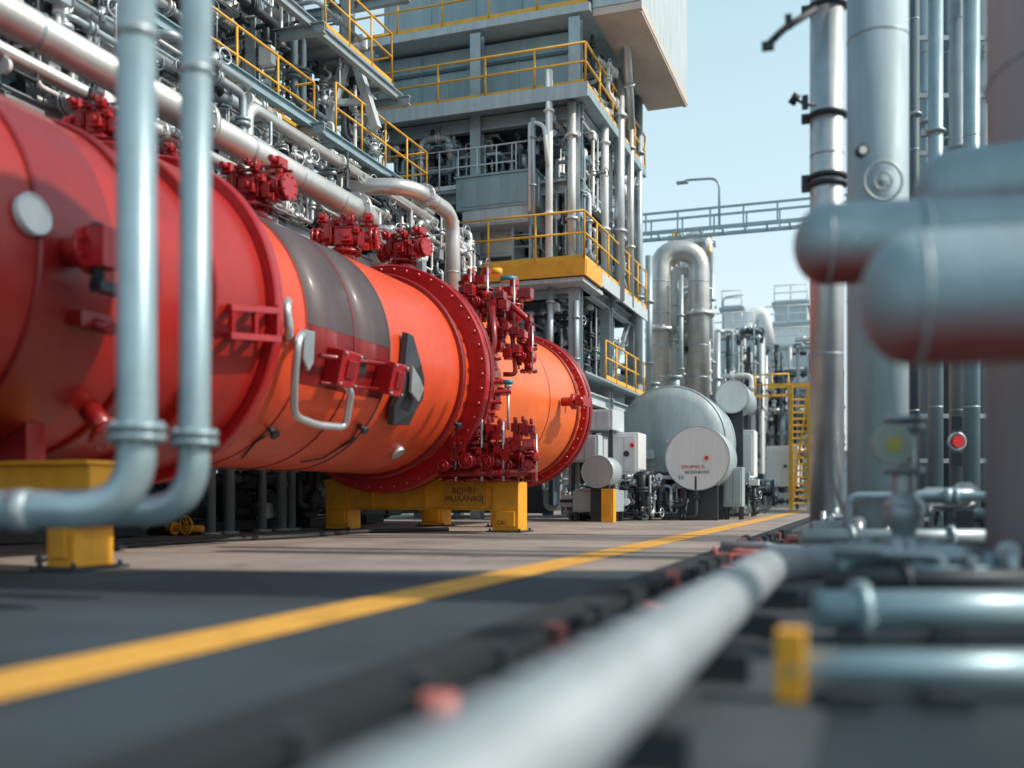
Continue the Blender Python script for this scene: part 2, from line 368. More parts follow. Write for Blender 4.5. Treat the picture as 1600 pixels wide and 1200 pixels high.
# ------------------------------------------------------------ red valves
def hand(m,c,ax,R,r=.018):
    m.torus(c,ax,R,r,22,6); A,B=frame(V(ax))
    for w in (0,PI/2,PI/4*3,PI/4):
        e=(A*math.cos(w)+B*math.sin(w))*R; m.tube([V(c)-e,V(c)+e],r*.6,6)
def tvalve(loc,label):
    t=thing('tee_valve',loc,label,'valve','red tee valves on top of the vessel'); c=V(loc)
    q=lambda x,y,z:c+V((x,y,z))
    m=MB(); m.cyl(q(0,0,-.05),q(0,0,.3),.16,n=20); m.cyl(q(0,0,.0),q(0,0,.05),.24,n=24); m.build('neck',M['red'],t)
    m=MB(); m.flange(q(0,0,.2),(0,0,1),.25,.05,10); m.build('neck_flange',M['rflange'],t)
    m=MB(); m.cyl(q(-.42,0,.42),q(.42,0,.42),.11,n=20); m.box(q(0,0,.42),(.3,.3,.26)); m.box(q(0,0,.58),(.5,.26,.05)); m.box(q(-.25,-.02,.5),(.13,.26,.22)); m.box(q(.27,-.02,.36),(.11,.3,.18)); m.build('body',M['red'],t,bevel=.01)
    for s in (-1,1):
        m=MB(); m.flange(q(s*.42,0,.42),(1,0,0),.17,.045,8); m.flange(q(s*.5,0,.42),(1,0,0),.17,.04,8); m.build('end_flange',M['red'],t)
        m=MB(); m.box(q(s*.36,0,.73),(.14,.2,.13)); m.cyl(q(s*.36,0,.6),q(s*.36,0,.72),.05); m.cyl(q(s*.36,-.1,.74),q(s*.36,-.2,.74),.045); m.build('actuator',M['red'],t,bevel=.012)
    m=MB(); m.bar(q(-.45,-.05,.68),q(.45,-.05,.68),.04); m.build('tie_bar',M['rflange'],t)
    m=MB(); m.bar(q(-.45,.08,.62),q(.5,.08,.64),.035); m.build('tie_bar',M['rflange'],t)
    m=MB(); m.box(q(.05,-.2,.42),(.18,.08,.18)); m.cyl(q(.05,-.16,.42),q(.05,-.3,.42),.05); m.build('bonnet',M['red'],t,bevel=.01)
    for i,(x,z,w) in enumerate(((-.12,.66,.09),(.1,.67,.11),(-.3,.28,.08),(.36,.26,.08),(.0,.74,.07),(.2,.52,.08))):
        m=MB(); m.box(q(x,-.14,z),(w,.1,w*1.2)); m.cyl(q(x,-.19,z),q(x,-.25,z),w*.3,n=8); m.build('block',M['red' if i%2 else 'rflange'],t,bevel=.006)
    m=MB(); m.path([q(-.44,-.12,.3),q(-.2,-.2,.3),q(-.2,-.2,.62),q(.15,-.2,.62),q(.15,-.2,.78)],.018,.04,8,4); m.build('tubing',M['rflange'],t)
    for x in (-.2,-.07,.07,.2):
        m=MB(); m.cyl(q(x,-.1,.6),q(x,-.1,.66),.018,n=6); m.build('bolt',M['steel'],t)
    return t
p=onv(398,318,-7.35); p.z=ZC+VR
tv=tvalve(p,'nearest sharp red tee valve on top of the vessel, over its big collar flange')
p2=onv(540,370,-7.35); p2.z=ZC+VR-.02; dup(tv,p2,.3,'middle red tee valve on the vessel top, between two larger ones',scale=.95)
p3=onv(632,400,-7.3); p3.z=ZC+VR+.26; dup(tv,p3,-.2,'red tee valve on top of the tall middle flange beside the silver elbow',scale=.9)
p4=onv(160,240,-7.35); p4.z=ZC+VR; dup(tv,p4,.1,'blurred red tee valve left of the two upright grey pipes',scale=.75)
p5=onv(268,268,-7.35); p5.z=ZC+VR; dup(tv,p5,.0,'blurred red tee valve seen between the two upright grey pipes',scale=.6)
def svalve(loc,label,group):
    t=thing('red_valve',loc,label,'valve',group); c=V(loc); q=lambda x,y,z:c+V((x,y,z))
    m=MB(); m.cyl(q(0,0,0),q(0,0,.5),.075,n=16); m.rev(q(0,0,.14),(0,0,1),[(.08,0),(.13,.05),(.14,.1),(.13,.15),(.08,.2)],16); m.build('body',M['red'],t)
    for z in (.02,.4,.46): m=MB(); m.flange(q(0,0,z),(0,0,1),.15,.035,8); m.build('flange',M['rflange'],t)
    m=MB(); m.box(q(0,-.05,.6),(.18,.16,.14)); m.box(q(.08,-.05,.72),(.09,.11,.1)); m.box(q(-.08,-.08,.3),(.05,.18,.24)); m.build('actuator',M['red'],t,bevel=.01)
    m=MB(); m.cyl(q(0,-.08,.24),q(0,-.24,.24),.045); m.flange(q(0,-.24,.24),(0,1,0),.09,.03,6); m.build('bonnet',M['red'],t)
    m=MB(); m.cyl(q(0,-.24,.24),q(0,-.31,.24),.014); hand(m,q(0,-.31,.24),(0,1,0),.085,.01); m.build('handwheel',M['red'],t)
    for i,(x,z) in enumerate(((.1,.1),(-.1,.52),(.11,.36),(-.11,.16))): m=MB(); m.box(q(x,-.13,z),(.07,.08,.09)); m.cyl(q(x,-.17,z),q(x,-.21,z),.022,n=8); m.build('block',M['rflange' if i%2 else 'red'],t,bevel=.005)
    m=MB(); m.tube([q(.13,-.1,0),q(.13,-.1,.75)],.016); m.build('stem',M['steel'],t)
    m=MB(); m.tube([q(-.13,-.1,.05),q(-.13,-.1,.7)],.014); m.build('stem',M['rflange'],t)
    return t
gl='red valves clustered at the foot of the middle flange'
Yl=15.9
sv=svalve(at(704,752,Yl),'leftmost red valve of the low cluster standing over the yellow stand',gl)
labs=['second red valve from the left in the low cluster over the yellow stand','third red valve from the left in the low cluster, taller than its neighbours','middle red valve of the low cluster over the yellow stand','third red valve from the right in the low cluster over the stand','second red valve from the right in the low cluster over the stand','rightmost red valve of the low cluster at the right end of the yellow stand']
for i,(x,sc,dy) in enumerate(((722,1.05,.3),(742,1.3,0),(762,1.2,.35),(780,1.25,0),(802,1.05,.2),(826,1.0,0))):
    dup(sv,at(x,752,Yl+dy),.25*(i%3-1),labs[i],scale=sc)
hd=thing('red_manifold',at(765,752,Yl),'red header pipe with flanges and blocks running through the low valve cluster','pipe manifold')
m=MB(); m.tube([at(690,712,Yl),at(840,708,Yl)],.08,14); m.build('header_pipe',M['red'],hd)
m=MB(); m.tube([at(690,740,Yl-.2),at(838,738,Yl-.2)],.055,12); m.build('drain_pipe',M['rflange'],hd)
for x in (696,734,772,812,838):
    m=MB(); a=at(x,712,Yl); m.flange(a,(CT,ST,0),.15,.06,8); m.build('flange',M['red'],hd)
RR=random.Random(9)
for k in range(34):
    x=RR.uniform(694,836); y=RR.uniform(666,744); w=RR.uniform(.05,.13)
    m=MB(); m.box(at(x,y,Yl-.22),(w,.12,w*1.2)); m.cyl(at(x,y-7,Yl-.2),at(x,y-16,Yl-.2),w*.3); m.flange(at(x,y+4,Yl-.3),(0,1,0),w*.4,.03,6); m.build('block',M['red' if k%3 else 'rflange'],hd,bevel=.008)
tr=thing('red_valve_tree',at(757,690,16.1),'red arm of stacked valve blocks climbing the right side of the middle flange','valve')
m=MB(); m.path([at(757,700,16.1),at(765,640,16.1),at(740,600,16.1),at(772,540,16.1),at(768,480,16.2)],.065,.15,12); m.build('riser_pipe',M['rflange'],tr)
for i,(x,y,w,h) in enumerate(((752,662,.26,.14),(770,628,.18,.26),(745,606,.3,.14),(772,596,.26,.1),(760,645,.16,.2),(735,612,.14,.1),(785,612,.1,.12))):
    m=MB(); m.box(at(x,y,16.0),(w,.22,h)); m.cyl(at(x-12,y,15.85),at(x+14,y,15.85),.04,n=10); m.build('block',M['red'],tr,bevel=.012)
for x,y in ((757,690),(765,650),(743,592),(770,560),(761,672),(768,632),(752,616),(764,576)):
    m=MB(); m.flange(at(x,y,16.1),(0,0,1),.14,.035,8); m.build('flange',M['red'],tr)
m=MB(); m.tube([at(794,672,15.9),at(794,604,15.9)],.022); m.cyl(at(794,606,15.9),at(794,600,15.9),.06); m.build('stem',M['steel'],tr)
m=MB(); m.cyl(at(794,600,15.9),at(794,594,15.9),.08); m.build('cap',M['teal'],tr)
gu='red valves hanging at the top right of the middle flange'
ul=['leftmost red valve of the upper cluster beside the teal cap','red valve second from the left in the upper right cluster','red valve in the centre of the upper right cluster','red valve second from the right in the upper right cluster','rightmost red valve of the upper cluster, lowest hanging']
for i,(x,y,sc,dd) in enumerate(((735,486,.9,.2),(756,500,1.1,0),(778,540,1.1,.1),(802,520,1.15,.25),(826,582,1.0,.1))):
    dup(sv,at(x,y,16.6+dd),.3*(i%3-1)-.2,ul[i],gu,sc)
ub=thing('red_manifold',at(775,560,16.6),'red branching header carrying the upper valve cluster, right of the tall flange','pipe manifold')
m=MB(); m.path([at(690,455,16.9),at(735,470,16.7),at(790,470,16.6),at(826,500,16.6),at(828,580,16.6)],.055,.12,10); m.build('header_pipe',M['red'],ub)
m=MB(); m.path([at(740,515,16.5),at(800,520,16.5),at(806,585,16.5),at(786,585,16.5)],.04,.08,10); m.build('branch_pipe',M['rflange'],ub)
for k in range(34):
    x=RR.uniform(700,832); y=RR.uniform(455,580) if x>755 else RR.uniform(450,505)
    w=RR.uniform(.06,.16); m=MB(); m.box(at(x,y,16.4),(w,.18,w)); m.cyl(at(x,y-8,16.4),at(x,y+10,16.4),.04,n=10); m.flange(at(x,y+9,16.4),(0,0,1),w*.55,.03,6); m.build('block',M['red' if k%3 else 'rflange'],ub,bevel=.008)
m=MB(); m.cyl(at(795,440,17),at(795,433,17),.15,n=20); m.build('cap',M['teal'],ub)
m=MB(); m.cyl(at(775,430,17.2),at(775,420,17.2),.11,n=16); m.build('cap',M['yel'],ub)
# ------------------------------------------------------------ foreground left pipes
def fl(m,c,ax,R,t=.04,nb=8): m.flange(c,ax,R,t,nb)
t=thing('upright_pipe',at(215,775,5.2)*1.0,'leftmost of two blurred upright grey pipes in front of the red vessel','pipe','upright grey pipes in front of the vessel')
m=MB(); m.path([at(213,-150,5.2),at(213,795,5.2),at(-160,797,5.2)],.1,.3,24,10); m.build('pipe',M['blue'],t)
for y in (668,684): m=MB(); fl(m,at(213,y,5.2),(0,0,1),.15,.03); m.build('flange',M['blue'],t)
m=MB(); m.cyl(at(213,45,5.2),at(213,62,5.2),.106,n=24); m.build('coupling',M['galv'],t)
m=MB(); m.cyl(at(20,797,5.2),at(50,797,5.2),.11,n=24); m.build('coupling',M['galv'],t)
t=thing('upright_pipe',at(305,775,5.7),'right one of two blurred upright grey pipes, slimmer, before the red vessel','pipe','upright grey pipes in front of the vessel')
m=MB(); m.path([at(308,-150,5.7),at(303,798,5.7),at(-160,800,6.1)],.088,.3,24,10); m.build('pipe',M['blue'],t)
for y in (678,692): m=MB(); fl(m,at(303,y,5.7),(0,0,1),.135,.03); m.build('flange',M['blue'],t)
m=MB(); m.cyl(at(307,105,5.7),at(307,118,5.7),.094,n=24); m.build('coupling',M['galv'],t)
# ------------------------------------------------------------ overhead pipes
def run(label,pts,r,mt,fl_at=(),group=None,name='overhead_pipe',bend=None,rings=0,n=16):
    p0=V(pts[0]); t=thing(name,(p0.x,p0.y,min(V(p).z for p in pts)),label,'pipe',group)
    m=MB(); m.path(pts,r,bend or r*2.6,n,8); m.build('pipe',M[mt],t)
    pts=[V(p) for p in pts]
    for k,f in fl_at:
        a,b=pts[k],pts[k+1]; c=a.lerp(b,f); mm=MB(); mm.flange(c,(b-a),r*1.5,r*.3+.02,8); mm.build('flange',M[mt],t)
    if rings:
        for k in range(len(pts)-1):
            a,b=pts[k],pts[k+1]; L=(b-a).length; nn=int(L/rings)
            for i in range(1,nn): mm=MB(); c=a.lerp(b,i/nn); d=(b-a).normalized(); mm.cyl(c-d*.02,c+d*.02,r*1.025,n=n); mm.build('joint_band',M['galv'],t)
    return t
run('thick pale overhead pipe entering top left and running above the red vessel',[(-8.2,3,5.45),(-8.2,15.6,5.45),(-8.9,16.2,5.45)],.2,'pale',((0,.62),(0,.95)),rings=1.2)
run('pale pipe ending in a smooth elbow that drops behind the middle flange',[(-9.6,16.4,6.4),(-8.1,16.9,6.4),(-8.1,18.9,6.4),(-8.1,18.9,4.0)],.155,'pale',((1,.3),),rings=.9,bend=.5)
run('thin pale pipe just below the thick overhead pipe at top left',[(-9.0,3,5.5),(-9.0,13,5.5),(-9.0,13,6.6),(-9,20,6.6)],.1,'pale',((0,.5),(0,.8),(2,.4)))
run('slim grey pipe stepping down above the first valve head',[(-9.4,8,6.75),(-9.4,14.5,6.75),(-9.4,14.5,6.2),(-9.4,21,6.2)],.12,'galv',((0,.6),(2,.5)),rings=1)
run('white insulated pipe along the yellow walkway edge',[(-10.1,6,7.0),(-10.1,16.5,7.0),(-10.1,16.5,6.3),(-10.1,22,6.3)],.16,'white',((0,.5),(2,.3)))
run('silver pipe high on the rack behind the walkway',[(-11,8,8.15),(-11,19.5,8.15)],.2,'steel',((0,.3),(0,.55),(0,.8)),rings=1.1)
run('slim silver pipe near the top of the left rack',[(-11.4,8,9.5),(-11.4,16,9.5),(-11.4,16,10.4),(-11.4,19.6,10.4)],.12,'pale',((0,.6),))
run('broad grey pipe uppermost on the left rack',[(-12,10,10.5),(-12,19.6,10.5)],.25,'galv',((0,.4),(0,.7)),rings=1.2)
rk=thing('pipe_rack',(-11.6,14,0),'tall grey steel pipe rack with yellow railed walkways behind the red vessel','pipe rack')
for u in (5,8.5,12,15.5,19):
    for v in (-10.6,-13.6):
        m=MB(); m.ibeam((v,u,0),(v,u,13.5),.22,.22); m.build('column',M['galv'],rk)
    for z in (3.2,5.1,7.2,9.0,11.2,13.2): m=MB(); m.ibeam((-13.7,u+.15,z),(-9.2,u+.15,z),.14,.2); m.build('cross_beam',M['galv'],rk)
for z in (3.3,5.3,7.35,9.15,11.4):
    for v in (-9.5,-13.4):
        m=MB(); m.ibeam((v,3,z-.02),(v,19.6 if z!=7.35 else 21.4,z-.02),.12,.18); m.build('long_beam',M['galv' if z!=7.35 else 'blue'],rk)
def rail(mb,pts,h=1.1,sp=1.1,r=.024,toe=None):
    pts=[V(p) for p in pts]
    for k in range(len(pts)-1):
        a,b=pts[k],pts[k+1]; L=(b-a).length; n=max(1,round(L/sp))
        for z in (h,h*.55): mb.tube([a+V((0,0,z)),b+V((0,0,z))],r,8)
        mb.bar(a+V((0,0,.06)),b+V((0,0,.06)),.012,.11)
        for i in range(n+1):
            c=a.lerp(b,i/n); mb.tube([c,c+V((0,0,h))],r*.95,8)
def deck(root,x0,x1,y0,y1,z,mt='galv'):
    m=MB(); m.bx(x0,x1,y0,y1,z-.05,z); 
    n=int((y1-y0)/.5)
    for i in range(n+1): y=y0+.02+(y1-y0-.08)*i/max(1,n); m.bx(x0+.02,x1-.02,y,y+.04,z-.13,z-.053)
    return m.build('deck',M[mt],root)
for (y0,y1,z,mt) in ((17,21.2,7.52,'yrail'),(12.6,16.2,7.2,'yrail'),(5,10.5,6.3,'yrail'),(11,14.2,9.4,'yrail'),(16.6,19.4,9.5,'yrail')):
    deck(rk,-11,-9.7,y0,y1,z); m=MB(); rail(m,[(-9.75,y0,z),(-9.75,y1,z)]); rail(m,[(-9.75,y1,z),(-10.9,y1,z)]); m.build('handrail',M[mt],rk)
for (a,b) in (((-10.6,8.5,5.2),(-10.6,12,9)),((-10.6,15.5,9.4),(-10.6,19,13)),((-10.6,12,9.2),(-10.6,15.5,13)),((-13.6,15.5,5),(-13.6,19,13)),((-13.6,8,5),(-13.6,15,13))):
    m=MB(); m.bar(a,b,.1,.1); m.build('brace',M['galv'],rk)
m=MB(); a=at(556,95,20.5); m.bar(a,at(588,200,20.5),.16,.2); m.bar(at(540,92,20.5),at(512,200,20.5),.16,.2); m.bar(at(538,90,20.5),at(560,92,20.5),.2,.3); m.bar(at(524,160,20.5),at(576,160,20.5),.1,.12); m.build('a_frame',M['clad2'],rk)
# ------------------------------------------------------------ dense small pipework
def manifold(label,bx,n,seed,mats=('galv','pale','steel','white'),rr=(.025,.09),name='pipework',group='small bore pipework',extra=True):
    R=random.Random(seed); x0,x1,y0,y1,z0,z1=bx
    t=thing(name,((x0+x1)/2,(y0+y1)/2,z0),label,'pipework',group)
    for i in range(n):
        p=V((R.uniform(x0,x1),R.uniform(y0,y1),R.uniform(z0,z1))); pts=[p]; last=-1
        for k in range(R.randint(3,6)):
            ax=R.choice([a for a in (0,1,2,2,1) if a!=last]); last=ax
            lo,hi=((x0,x1),(y0,y1),(z0,z1))[ax]; q=p.copy()
            for tr in range(6):
                w=R.uniform(lo,hi)
                if abs(w-p[ax])>.28: break
            else: w=lo if p[ax]-lo>hi-p[ax] else hi
            q[ax]=w; pts.append(q); p=q
        r=R.uniform(*rr)*R.choice((.7,1,1,1.3)); mt=R.choice(mats)
        m=MB(); m.path(pts,r,r*2.4,9,4)
        for k in range(len(pts)-1):
            a,b=pts[k],pts[k+1]
            if (b-a).length>.5:
                c=a.lerp(b,R.uniform(.3,.7)); d=(b-a).normalized(); m.cyl(c-d*.03,c+d*.03,r*1.9,n=10); m.cyl(c-d*.09,c-d*.05,r*1.9,n=10)
        m.build('pipe',M[mt],t)
        if extra and R.random()<.6:
            a,b=pts[1],pts[2] if len(pts)>2 else pts[0]; c=a.lerp(b,.5); v=MB(); v.cyl(c+V((0,0,-.09)),c+V((0,0,.09)),r*2,n=10); v.tube([c,c+V((.25,-.05,.02))],.016,6); v.torus(c+V((.25,-.05,.02)),(1,-.2,0),.11,.012,14,5)
            v.build('valve',M[R.choice(('galv','dark','steel'))],t)
        if extra and R.random()<.35:
            c=pts[0]; v=MB(); v.box(c,(R.uniform(.12,.3),R.uniform(.12,.3),R.uniform(.15,.35))); v.build('junction_box',M[R.choice(('galv','white','dark'))],t,bevel=.01)
        if extra and R.random()<.3:
            c=pts[-1]; v=MB(); v.cyl(c,c+V((.0,-.05,0)),.09,n=16); v.build('gauge',M['white'],t)
    return t
words=['farthest left','second from the left','third from the left','fourth from the left','fifth from the left','sixth from the left','seventh from the left','rightmost']
for i in range(8):
    y0=7+i*1.95
    manifold('tangle of small silver pipes and valves on the lowest rack tier, %s'%words[i],(-10.4,-8.9,y0,y0+2.2,5.3,7.0),19,10+i,rr=(.014,.07),mats=('galv','pale','steel','white','dark'))
for i in range(5):
    y0=9.5+i*2.0
    manifold('grey pipe knot above the walkway on the middle rack tier, %s'%words[i if i<4 else 7],(-12.6,-10.0,y0,y0+2.4,7.4,9.6),20,30+i,mats=('galv','dark','steel','pale','wall','white'),rr=(.016,.08))
for i in range(3):
    y0=12.5+i*2.3
    manifold('thin pipework high at the top of the left rack, %s'%words[i if i<2 else 7],(-13,-10.3,y0,y0+2.6,9.6,13),18,50+i,mats=('galv','dark','steel','pale','white'),rr=(.018,.075))
eq=thing('equipment_hall',(-17,12,0),'dark blue grey clad equipment hall seen through gaps of the left rack','building')
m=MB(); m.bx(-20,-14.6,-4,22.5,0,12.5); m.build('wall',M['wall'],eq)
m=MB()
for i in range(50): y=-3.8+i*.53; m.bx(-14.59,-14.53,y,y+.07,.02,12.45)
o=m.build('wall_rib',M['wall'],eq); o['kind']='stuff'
gv='dark pump skids beneath and behind the red vessel'
def skid(loc,label):
    t=thing('pump_skid',loc,label,'pump',gv); q=lambda x,y,z:V(loc)+V((x,y,z))
    m=MB(); m.box(q(0,0,.1),(1.6,1.3,.16)); m.build('base',M['dark'],t)
    m=MB(); m.cyl(q(-.5,-.1,.5),q(.15,-.1,.5),.28,n=20)
    for i in range(9): m.cyl(q(-.45+i*.06,-.1,.5),q(-.43+i*.06,-.1,.5),.31,n=20)
    m.build('motor',M['galv'],t)
    m=MB(); m.cyl(q(.25,-.1,.5),q(.5,-.1,.5),.34,n=20); m.flange(q(.6,-.1,.5),(1,0,0),.2,.06); m.cyl(q(.4,-.1,.7),q(.4,-.1,1.8),.11); m.flange(q(.4,-.1,1.1),(0,0,1),.18,.06); m.build('pump_casing',M['dark'],t)
    m=MB(); m.box(q(-.1,.4,.8),(.5,.3,1.2)); m.build('control_box',M['galv'],t,bevel=.02)
    return t
sk=skid((-10.4,7.4,.004),'pump skid farthest left in the gloom under the red vessel')
for i,u in enumerate((9.4,11.3,13.0,14.8,16.8,19)):
    dup(sk,(-10.6-.2*(i%2),u,.004),.2*(i%3-1),'pump skid under the red vessel, '+['second','third','fourth','fifth','sixth','seventh'][i]+' from the left')
for i in range(5):
    y0=7+i*2.8; manifold('low dark pipes near the ground behind the red vessel, %s'%words[i if i<4 else 7],(-12,-9.6,y0,y0+2.8,.15,2.2),12,80+i,mats=('dark','galv','steel','wall'),rr=(.04,.1))
for i,px in enumerate((330,358,410,440,456)):
    a=onv(px,790,-9.5); m=MB(); m.cyl((a.x,a.y,.004),(a.x,a.y,3),.07+.02*(i%2)); m.cyl((a.x,a.y,.004),(a.x,a.y,.05),.16); m.cyl((a.x,a.y,1.0),(a.x,a.y,1.05),.13)
    tag(m.build('support_post',M['galv']),'grey round support post behind the vessel, '+['leftmost','second from the left','middle one','fourth from the left','rightmost'][i]+' of five','post')
t=thing('yellow_ground_valve',gr(290,838),'small yellow valve with handwheel lying on the concrete left of the wide stand','valve'); c=V(t['_w'])
m=MB(); m.tube([c+V((-.35,0,.12)),c+V((.3,0,.12))],.05); m.flange(c+V((-.2,0,.12)),(1,0,0),.1,.03,6); m.build('body',M['yel'],t)
m=MB(); hand(m,c+V((.1,-.12,.17)),(0.2,1,0),.13,.016); m.build('handwheel',M['yel'],t)
m=MB(); m.path([gr(60,880),gr(190,858),gr(330,848),gr(470,842),gr(560,834),gr(700,830)],.035,.4,8)
for v in m.v: v.z=max(v.z+.035,.006)
tag(m.build('rubber_hose',M['black']),'black hose lying on the concrete along the vessel stands','hose')
# ------------------------------------------------------------ central tower
TE=29.6
tw=thing('process_tower',(-9.5,26.5,0),'tall blue grey process tower with clad upper storeys and yellow railed platforms in the centre','building')
for v in (-6.8,-9.4,-12.4):
    for u in (23.5,26.5,29.4):
        m=MB(); m.ibeam((v,u,0),(v,u,12.3 if u<25 else 12.4),.28,.28); m.build('column',M['galv'],tw)
for z in (3.3,6.05,8.4,10.2):
    for u in (23.5,26.5,29.4):
        m=MB(); m.ibeam((-12.5,u,z-.2),(-6.6,u,z-.2),.2,.32); m.build('beam',M['galv'],tw)
    for v in (-6.8,-12.4):
        m=MB(); m.ibeam((v+.01,23.4,z-.2),(v+.01,TE,z-.2),.2,.3); m.build('beam',M['clad2'],tw)
for (a,b) in (((-6.8,26.5,3.4),(-6.8,29.4,6)),((-6.8,29.4,6.2),(-6.8,26.5,8.3)),((-6.8,23.5,8.6),(-6.8,26.5,10.1)),((-6.8,23.5,0.2),(-6.8,26.5,3.1)),((-6.8,26.5,8.5),(-6.8,29.4,10.1))): m=MB(); m.bar(a,b,.12,.12); m.build('brace',M['galv'],tw)
m=MB(); m.bx(-12.5,-6.35,22.7,TE,6.12,6.17); m.build('deck',M['galv'],tw)
m=MB(); m.bx(-10,-6.33,22.66,22.72,5.82,6.2); m.bx(-6.36,-6.31,22.73,24.2,5.82,6.2); m.build('fascia',M['yel'],tw)
m=MB(); m.bx(-6.36,-6.31,24.21,TE,5.86,6.2); m.build('fascia',M['clad2'],tw)
m=MB(); m.bx(-9.9,-6.4,22.74,24.6,5.7,5.8); m.build('soffit',M['clad2'],tw)
m=MB(); rail(m,[(-10,22.7,6.2),(-6.36,22.7,6.2),(-6.36,TE,6.2)],1.15,1.25,.028); m.build('handrail',M['yrail'],tw)
m=MB(); m.bx(-10,-6.4,23,TE,3.55,3.6); m.build('deck',M['galv'],tw)
m=MB(); rail(m,[(-6.43,25.0,3.62),(-6.43,TE,3.62)],1.0,1.2,.028); m.build('handrail',M['yrail'],tw)
m=MB(); m.bx(-12.4,-7.0,23.3,TE,8.3,8.36); m.build('deck',M['galv'],tw)
m=MB(); rail(m,[(-10.9,23.35,8.4),(-8.3,23.35,8.4)],1.0,.5,.02); m.build('handrail',M['white'],tw)
m=MB(); rail(m,[(-6.9,24,8.4),(-6.9,TE,8.4)],1.0,1.1,.02); m.build('handrail',M['white'],tw)
m=MB(); m.bx(-12.9,-6.35,22.9,TE,10.2,10.42); m.build('deck',M['clad'],tw)
m=MB(); m.bx(-12.9,-6.32,22.86,22.9,10.12,10.46); m.build('fascia',M['clad2'],tw)
m=MB(); rail(m,[(-12.8,22.95,10.44),(-6.4,22.95,10.44),(-6.4,TE,10.44)],1.0,1.3,.03); m.build('handrail',M['yrail'],tw)
def ribs(x0,x1,y,z0,z1,sp,mt,parent,w=.05):
    n=int((x1-x0)/sp)
    for i in range(n+1): m=MB(); x=x0+(x1-x0)*i/n; m.bx(x-w/2,x+w/2,y-.03,y-.002,z0,z1); m.build('panel_rib',M[mt],parent)
m=MB(); m.bx(-12.7,-7.05,24.1,TE-.1,10.43,12.3); b1=m.build('clad_storey',M['clad'],tw); ribs(-12.6,-7.15,24.1,10.5,12.28,1.3,'clad',b1,.06)
m=MB(); m.bx(-12.75,-7.0,24.04,24.09,11.75,11.83); m.build('panel_joint',M['wall'],b1)
m=MB(); m.bx(-13.0,-6.42,23.4,TE,12.42,12.62); m.build('deck',M['clad2'],tw)
m=MB(); rail(m,[(-12.9,23.45,12.63),(-6.5,23.45,12.63)],1.1,1.3,.03); m.build('handrail',M['yrail'],tw)
m=MB(); m.bx(-12.6,-7.2,24.6,TE-.1,12.63,17); b2=m.build('clad_storey',M['clad'],tw); ribs(-12.5,-7.3,24.6,12.7,16.9,1.3,'clad',b2,.06)
m=MB(); m.bx(-6.4,-5.2,23.6,30,12.55,17); m.build('overhang',M['clad2'],tw)
m=MB(); m.bx(-6.4,-5.18,23.62,30.03,12.36,12.54); m.build('soffit',M['beige'],tw)
m=MB(); m.bx(-5.3,-5.2,23.7,29.95,12.3,12.358); m.build('soffit_edge',M['beige'],tw)
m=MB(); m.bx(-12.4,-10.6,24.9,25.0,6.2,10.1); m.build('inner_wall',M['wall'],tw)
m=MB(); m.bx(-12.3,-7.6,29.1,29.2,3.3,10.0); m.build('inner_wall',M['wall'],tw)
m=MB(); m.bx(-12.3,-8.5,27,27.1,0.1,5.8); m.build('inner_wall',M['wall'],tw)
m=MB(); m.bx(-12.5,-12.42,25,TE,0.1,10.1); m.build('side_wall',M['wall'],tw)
def eqbox(name,label,a,b,y0,y1,mt,cat='equipment box'):
    p=onu(a[0],a[1],y0); q=onu(b[0],b[1],y0); t=thing(name,((p.x+q.x)/2,(y0+y1)/2,q.z),label,cat)
    m=MB(); m.bx(p.x,q.x,y0,y1,q.z,p.z); m.build('casing',M[mt],t,bevel=.02)
    m=MB(); m.bx(p.x+.08*(q.x-p.x),q.x-.08*(q.x-p.x),y0-.02,y0-.001,q.z+.1*(p.z-q.z),p.z-.12*(p.z-q.z)); m.build('front_panel',M[mt],t,bevel=.005)
    m=MB(); m.bx(p.x-.03,q.x+.03,y0-.03,y1+.02,p.z+.001,p.z+.05); m.build('lid',M[mt],t)
    return t
eqbox('air_handler','large blue grey air handling box on the tower platform below the white railing',(712,280),(835,318),22.9,24.4,'clad')
eqbox('air_handler','lower grey duct box under the air handler, above the yellow railing',(722,324),(825,346),22.95,24.4,'clad2')
eqbox('junction_box','small white junction box on the dark tower wall',(688,205),(714,232),24.6,24.8,'white')
eqbox('junction_box','tiny pale grey box beside the pipes in the upper tower bay',(738,196),(752,214),24.6,24.8,'galv')
eqbox('hopper','pale sheet metal casing behind the yellow railing at the platform left end',(735,348),(800,400),23.6,24.6,'pale')
vt=['white','galv','pale','galv','white','steel','pale','galv','steel','galv']
vd=['tall white one left of the corner','short one near the air handler','thick pale one at the corner','slim one just past the corner','pale white one mid side','thick steel one on the right side','slim pale one on the right side','longest grey one at the right edge','steel one below the yellow deck','slim low one below the yellow corner']
for i,(px,y0,y1,u,r) in enumerate(((858,110,430,22.95,.09),(833,185,335,22.85,.06),(893,160,420,23.2,.11),(908,150,420,24.6,.08),(945,170,440,25.2,.1),(968,110,470,26.2,.14),(985,170,480,27.6,.1),(998,150,600,29,.12),(860,440,600,23.2,.08),(900,470,600,23.3,.07))):
    a=onu(px,y0,u);b=onu(px,y1,u); b.x=a.x; b.y=a.y
    run('vertical pipe on the tower, '+vd[i],[a,b],r,vt[i],((0,.2),(0,.7)),'vertical pipes on the tower','tower_pipe')
run('white bent vent pipe at the top right of the tower under the overhang',[onu(925,60,25),onu(965,50,25),onu(978,60,25.5),onu(985,200,27)],.13,'pale',((2,.5),),None,'vent_pipe',.3)
run('slim white bent pipe hooping over the tower platform',[onu(828,330,22.85),onu(828,190,22.85),onu(850,195,22.85),onu(856,260,22.85)],.05,'white',(),None,'vent_pipe',.15)
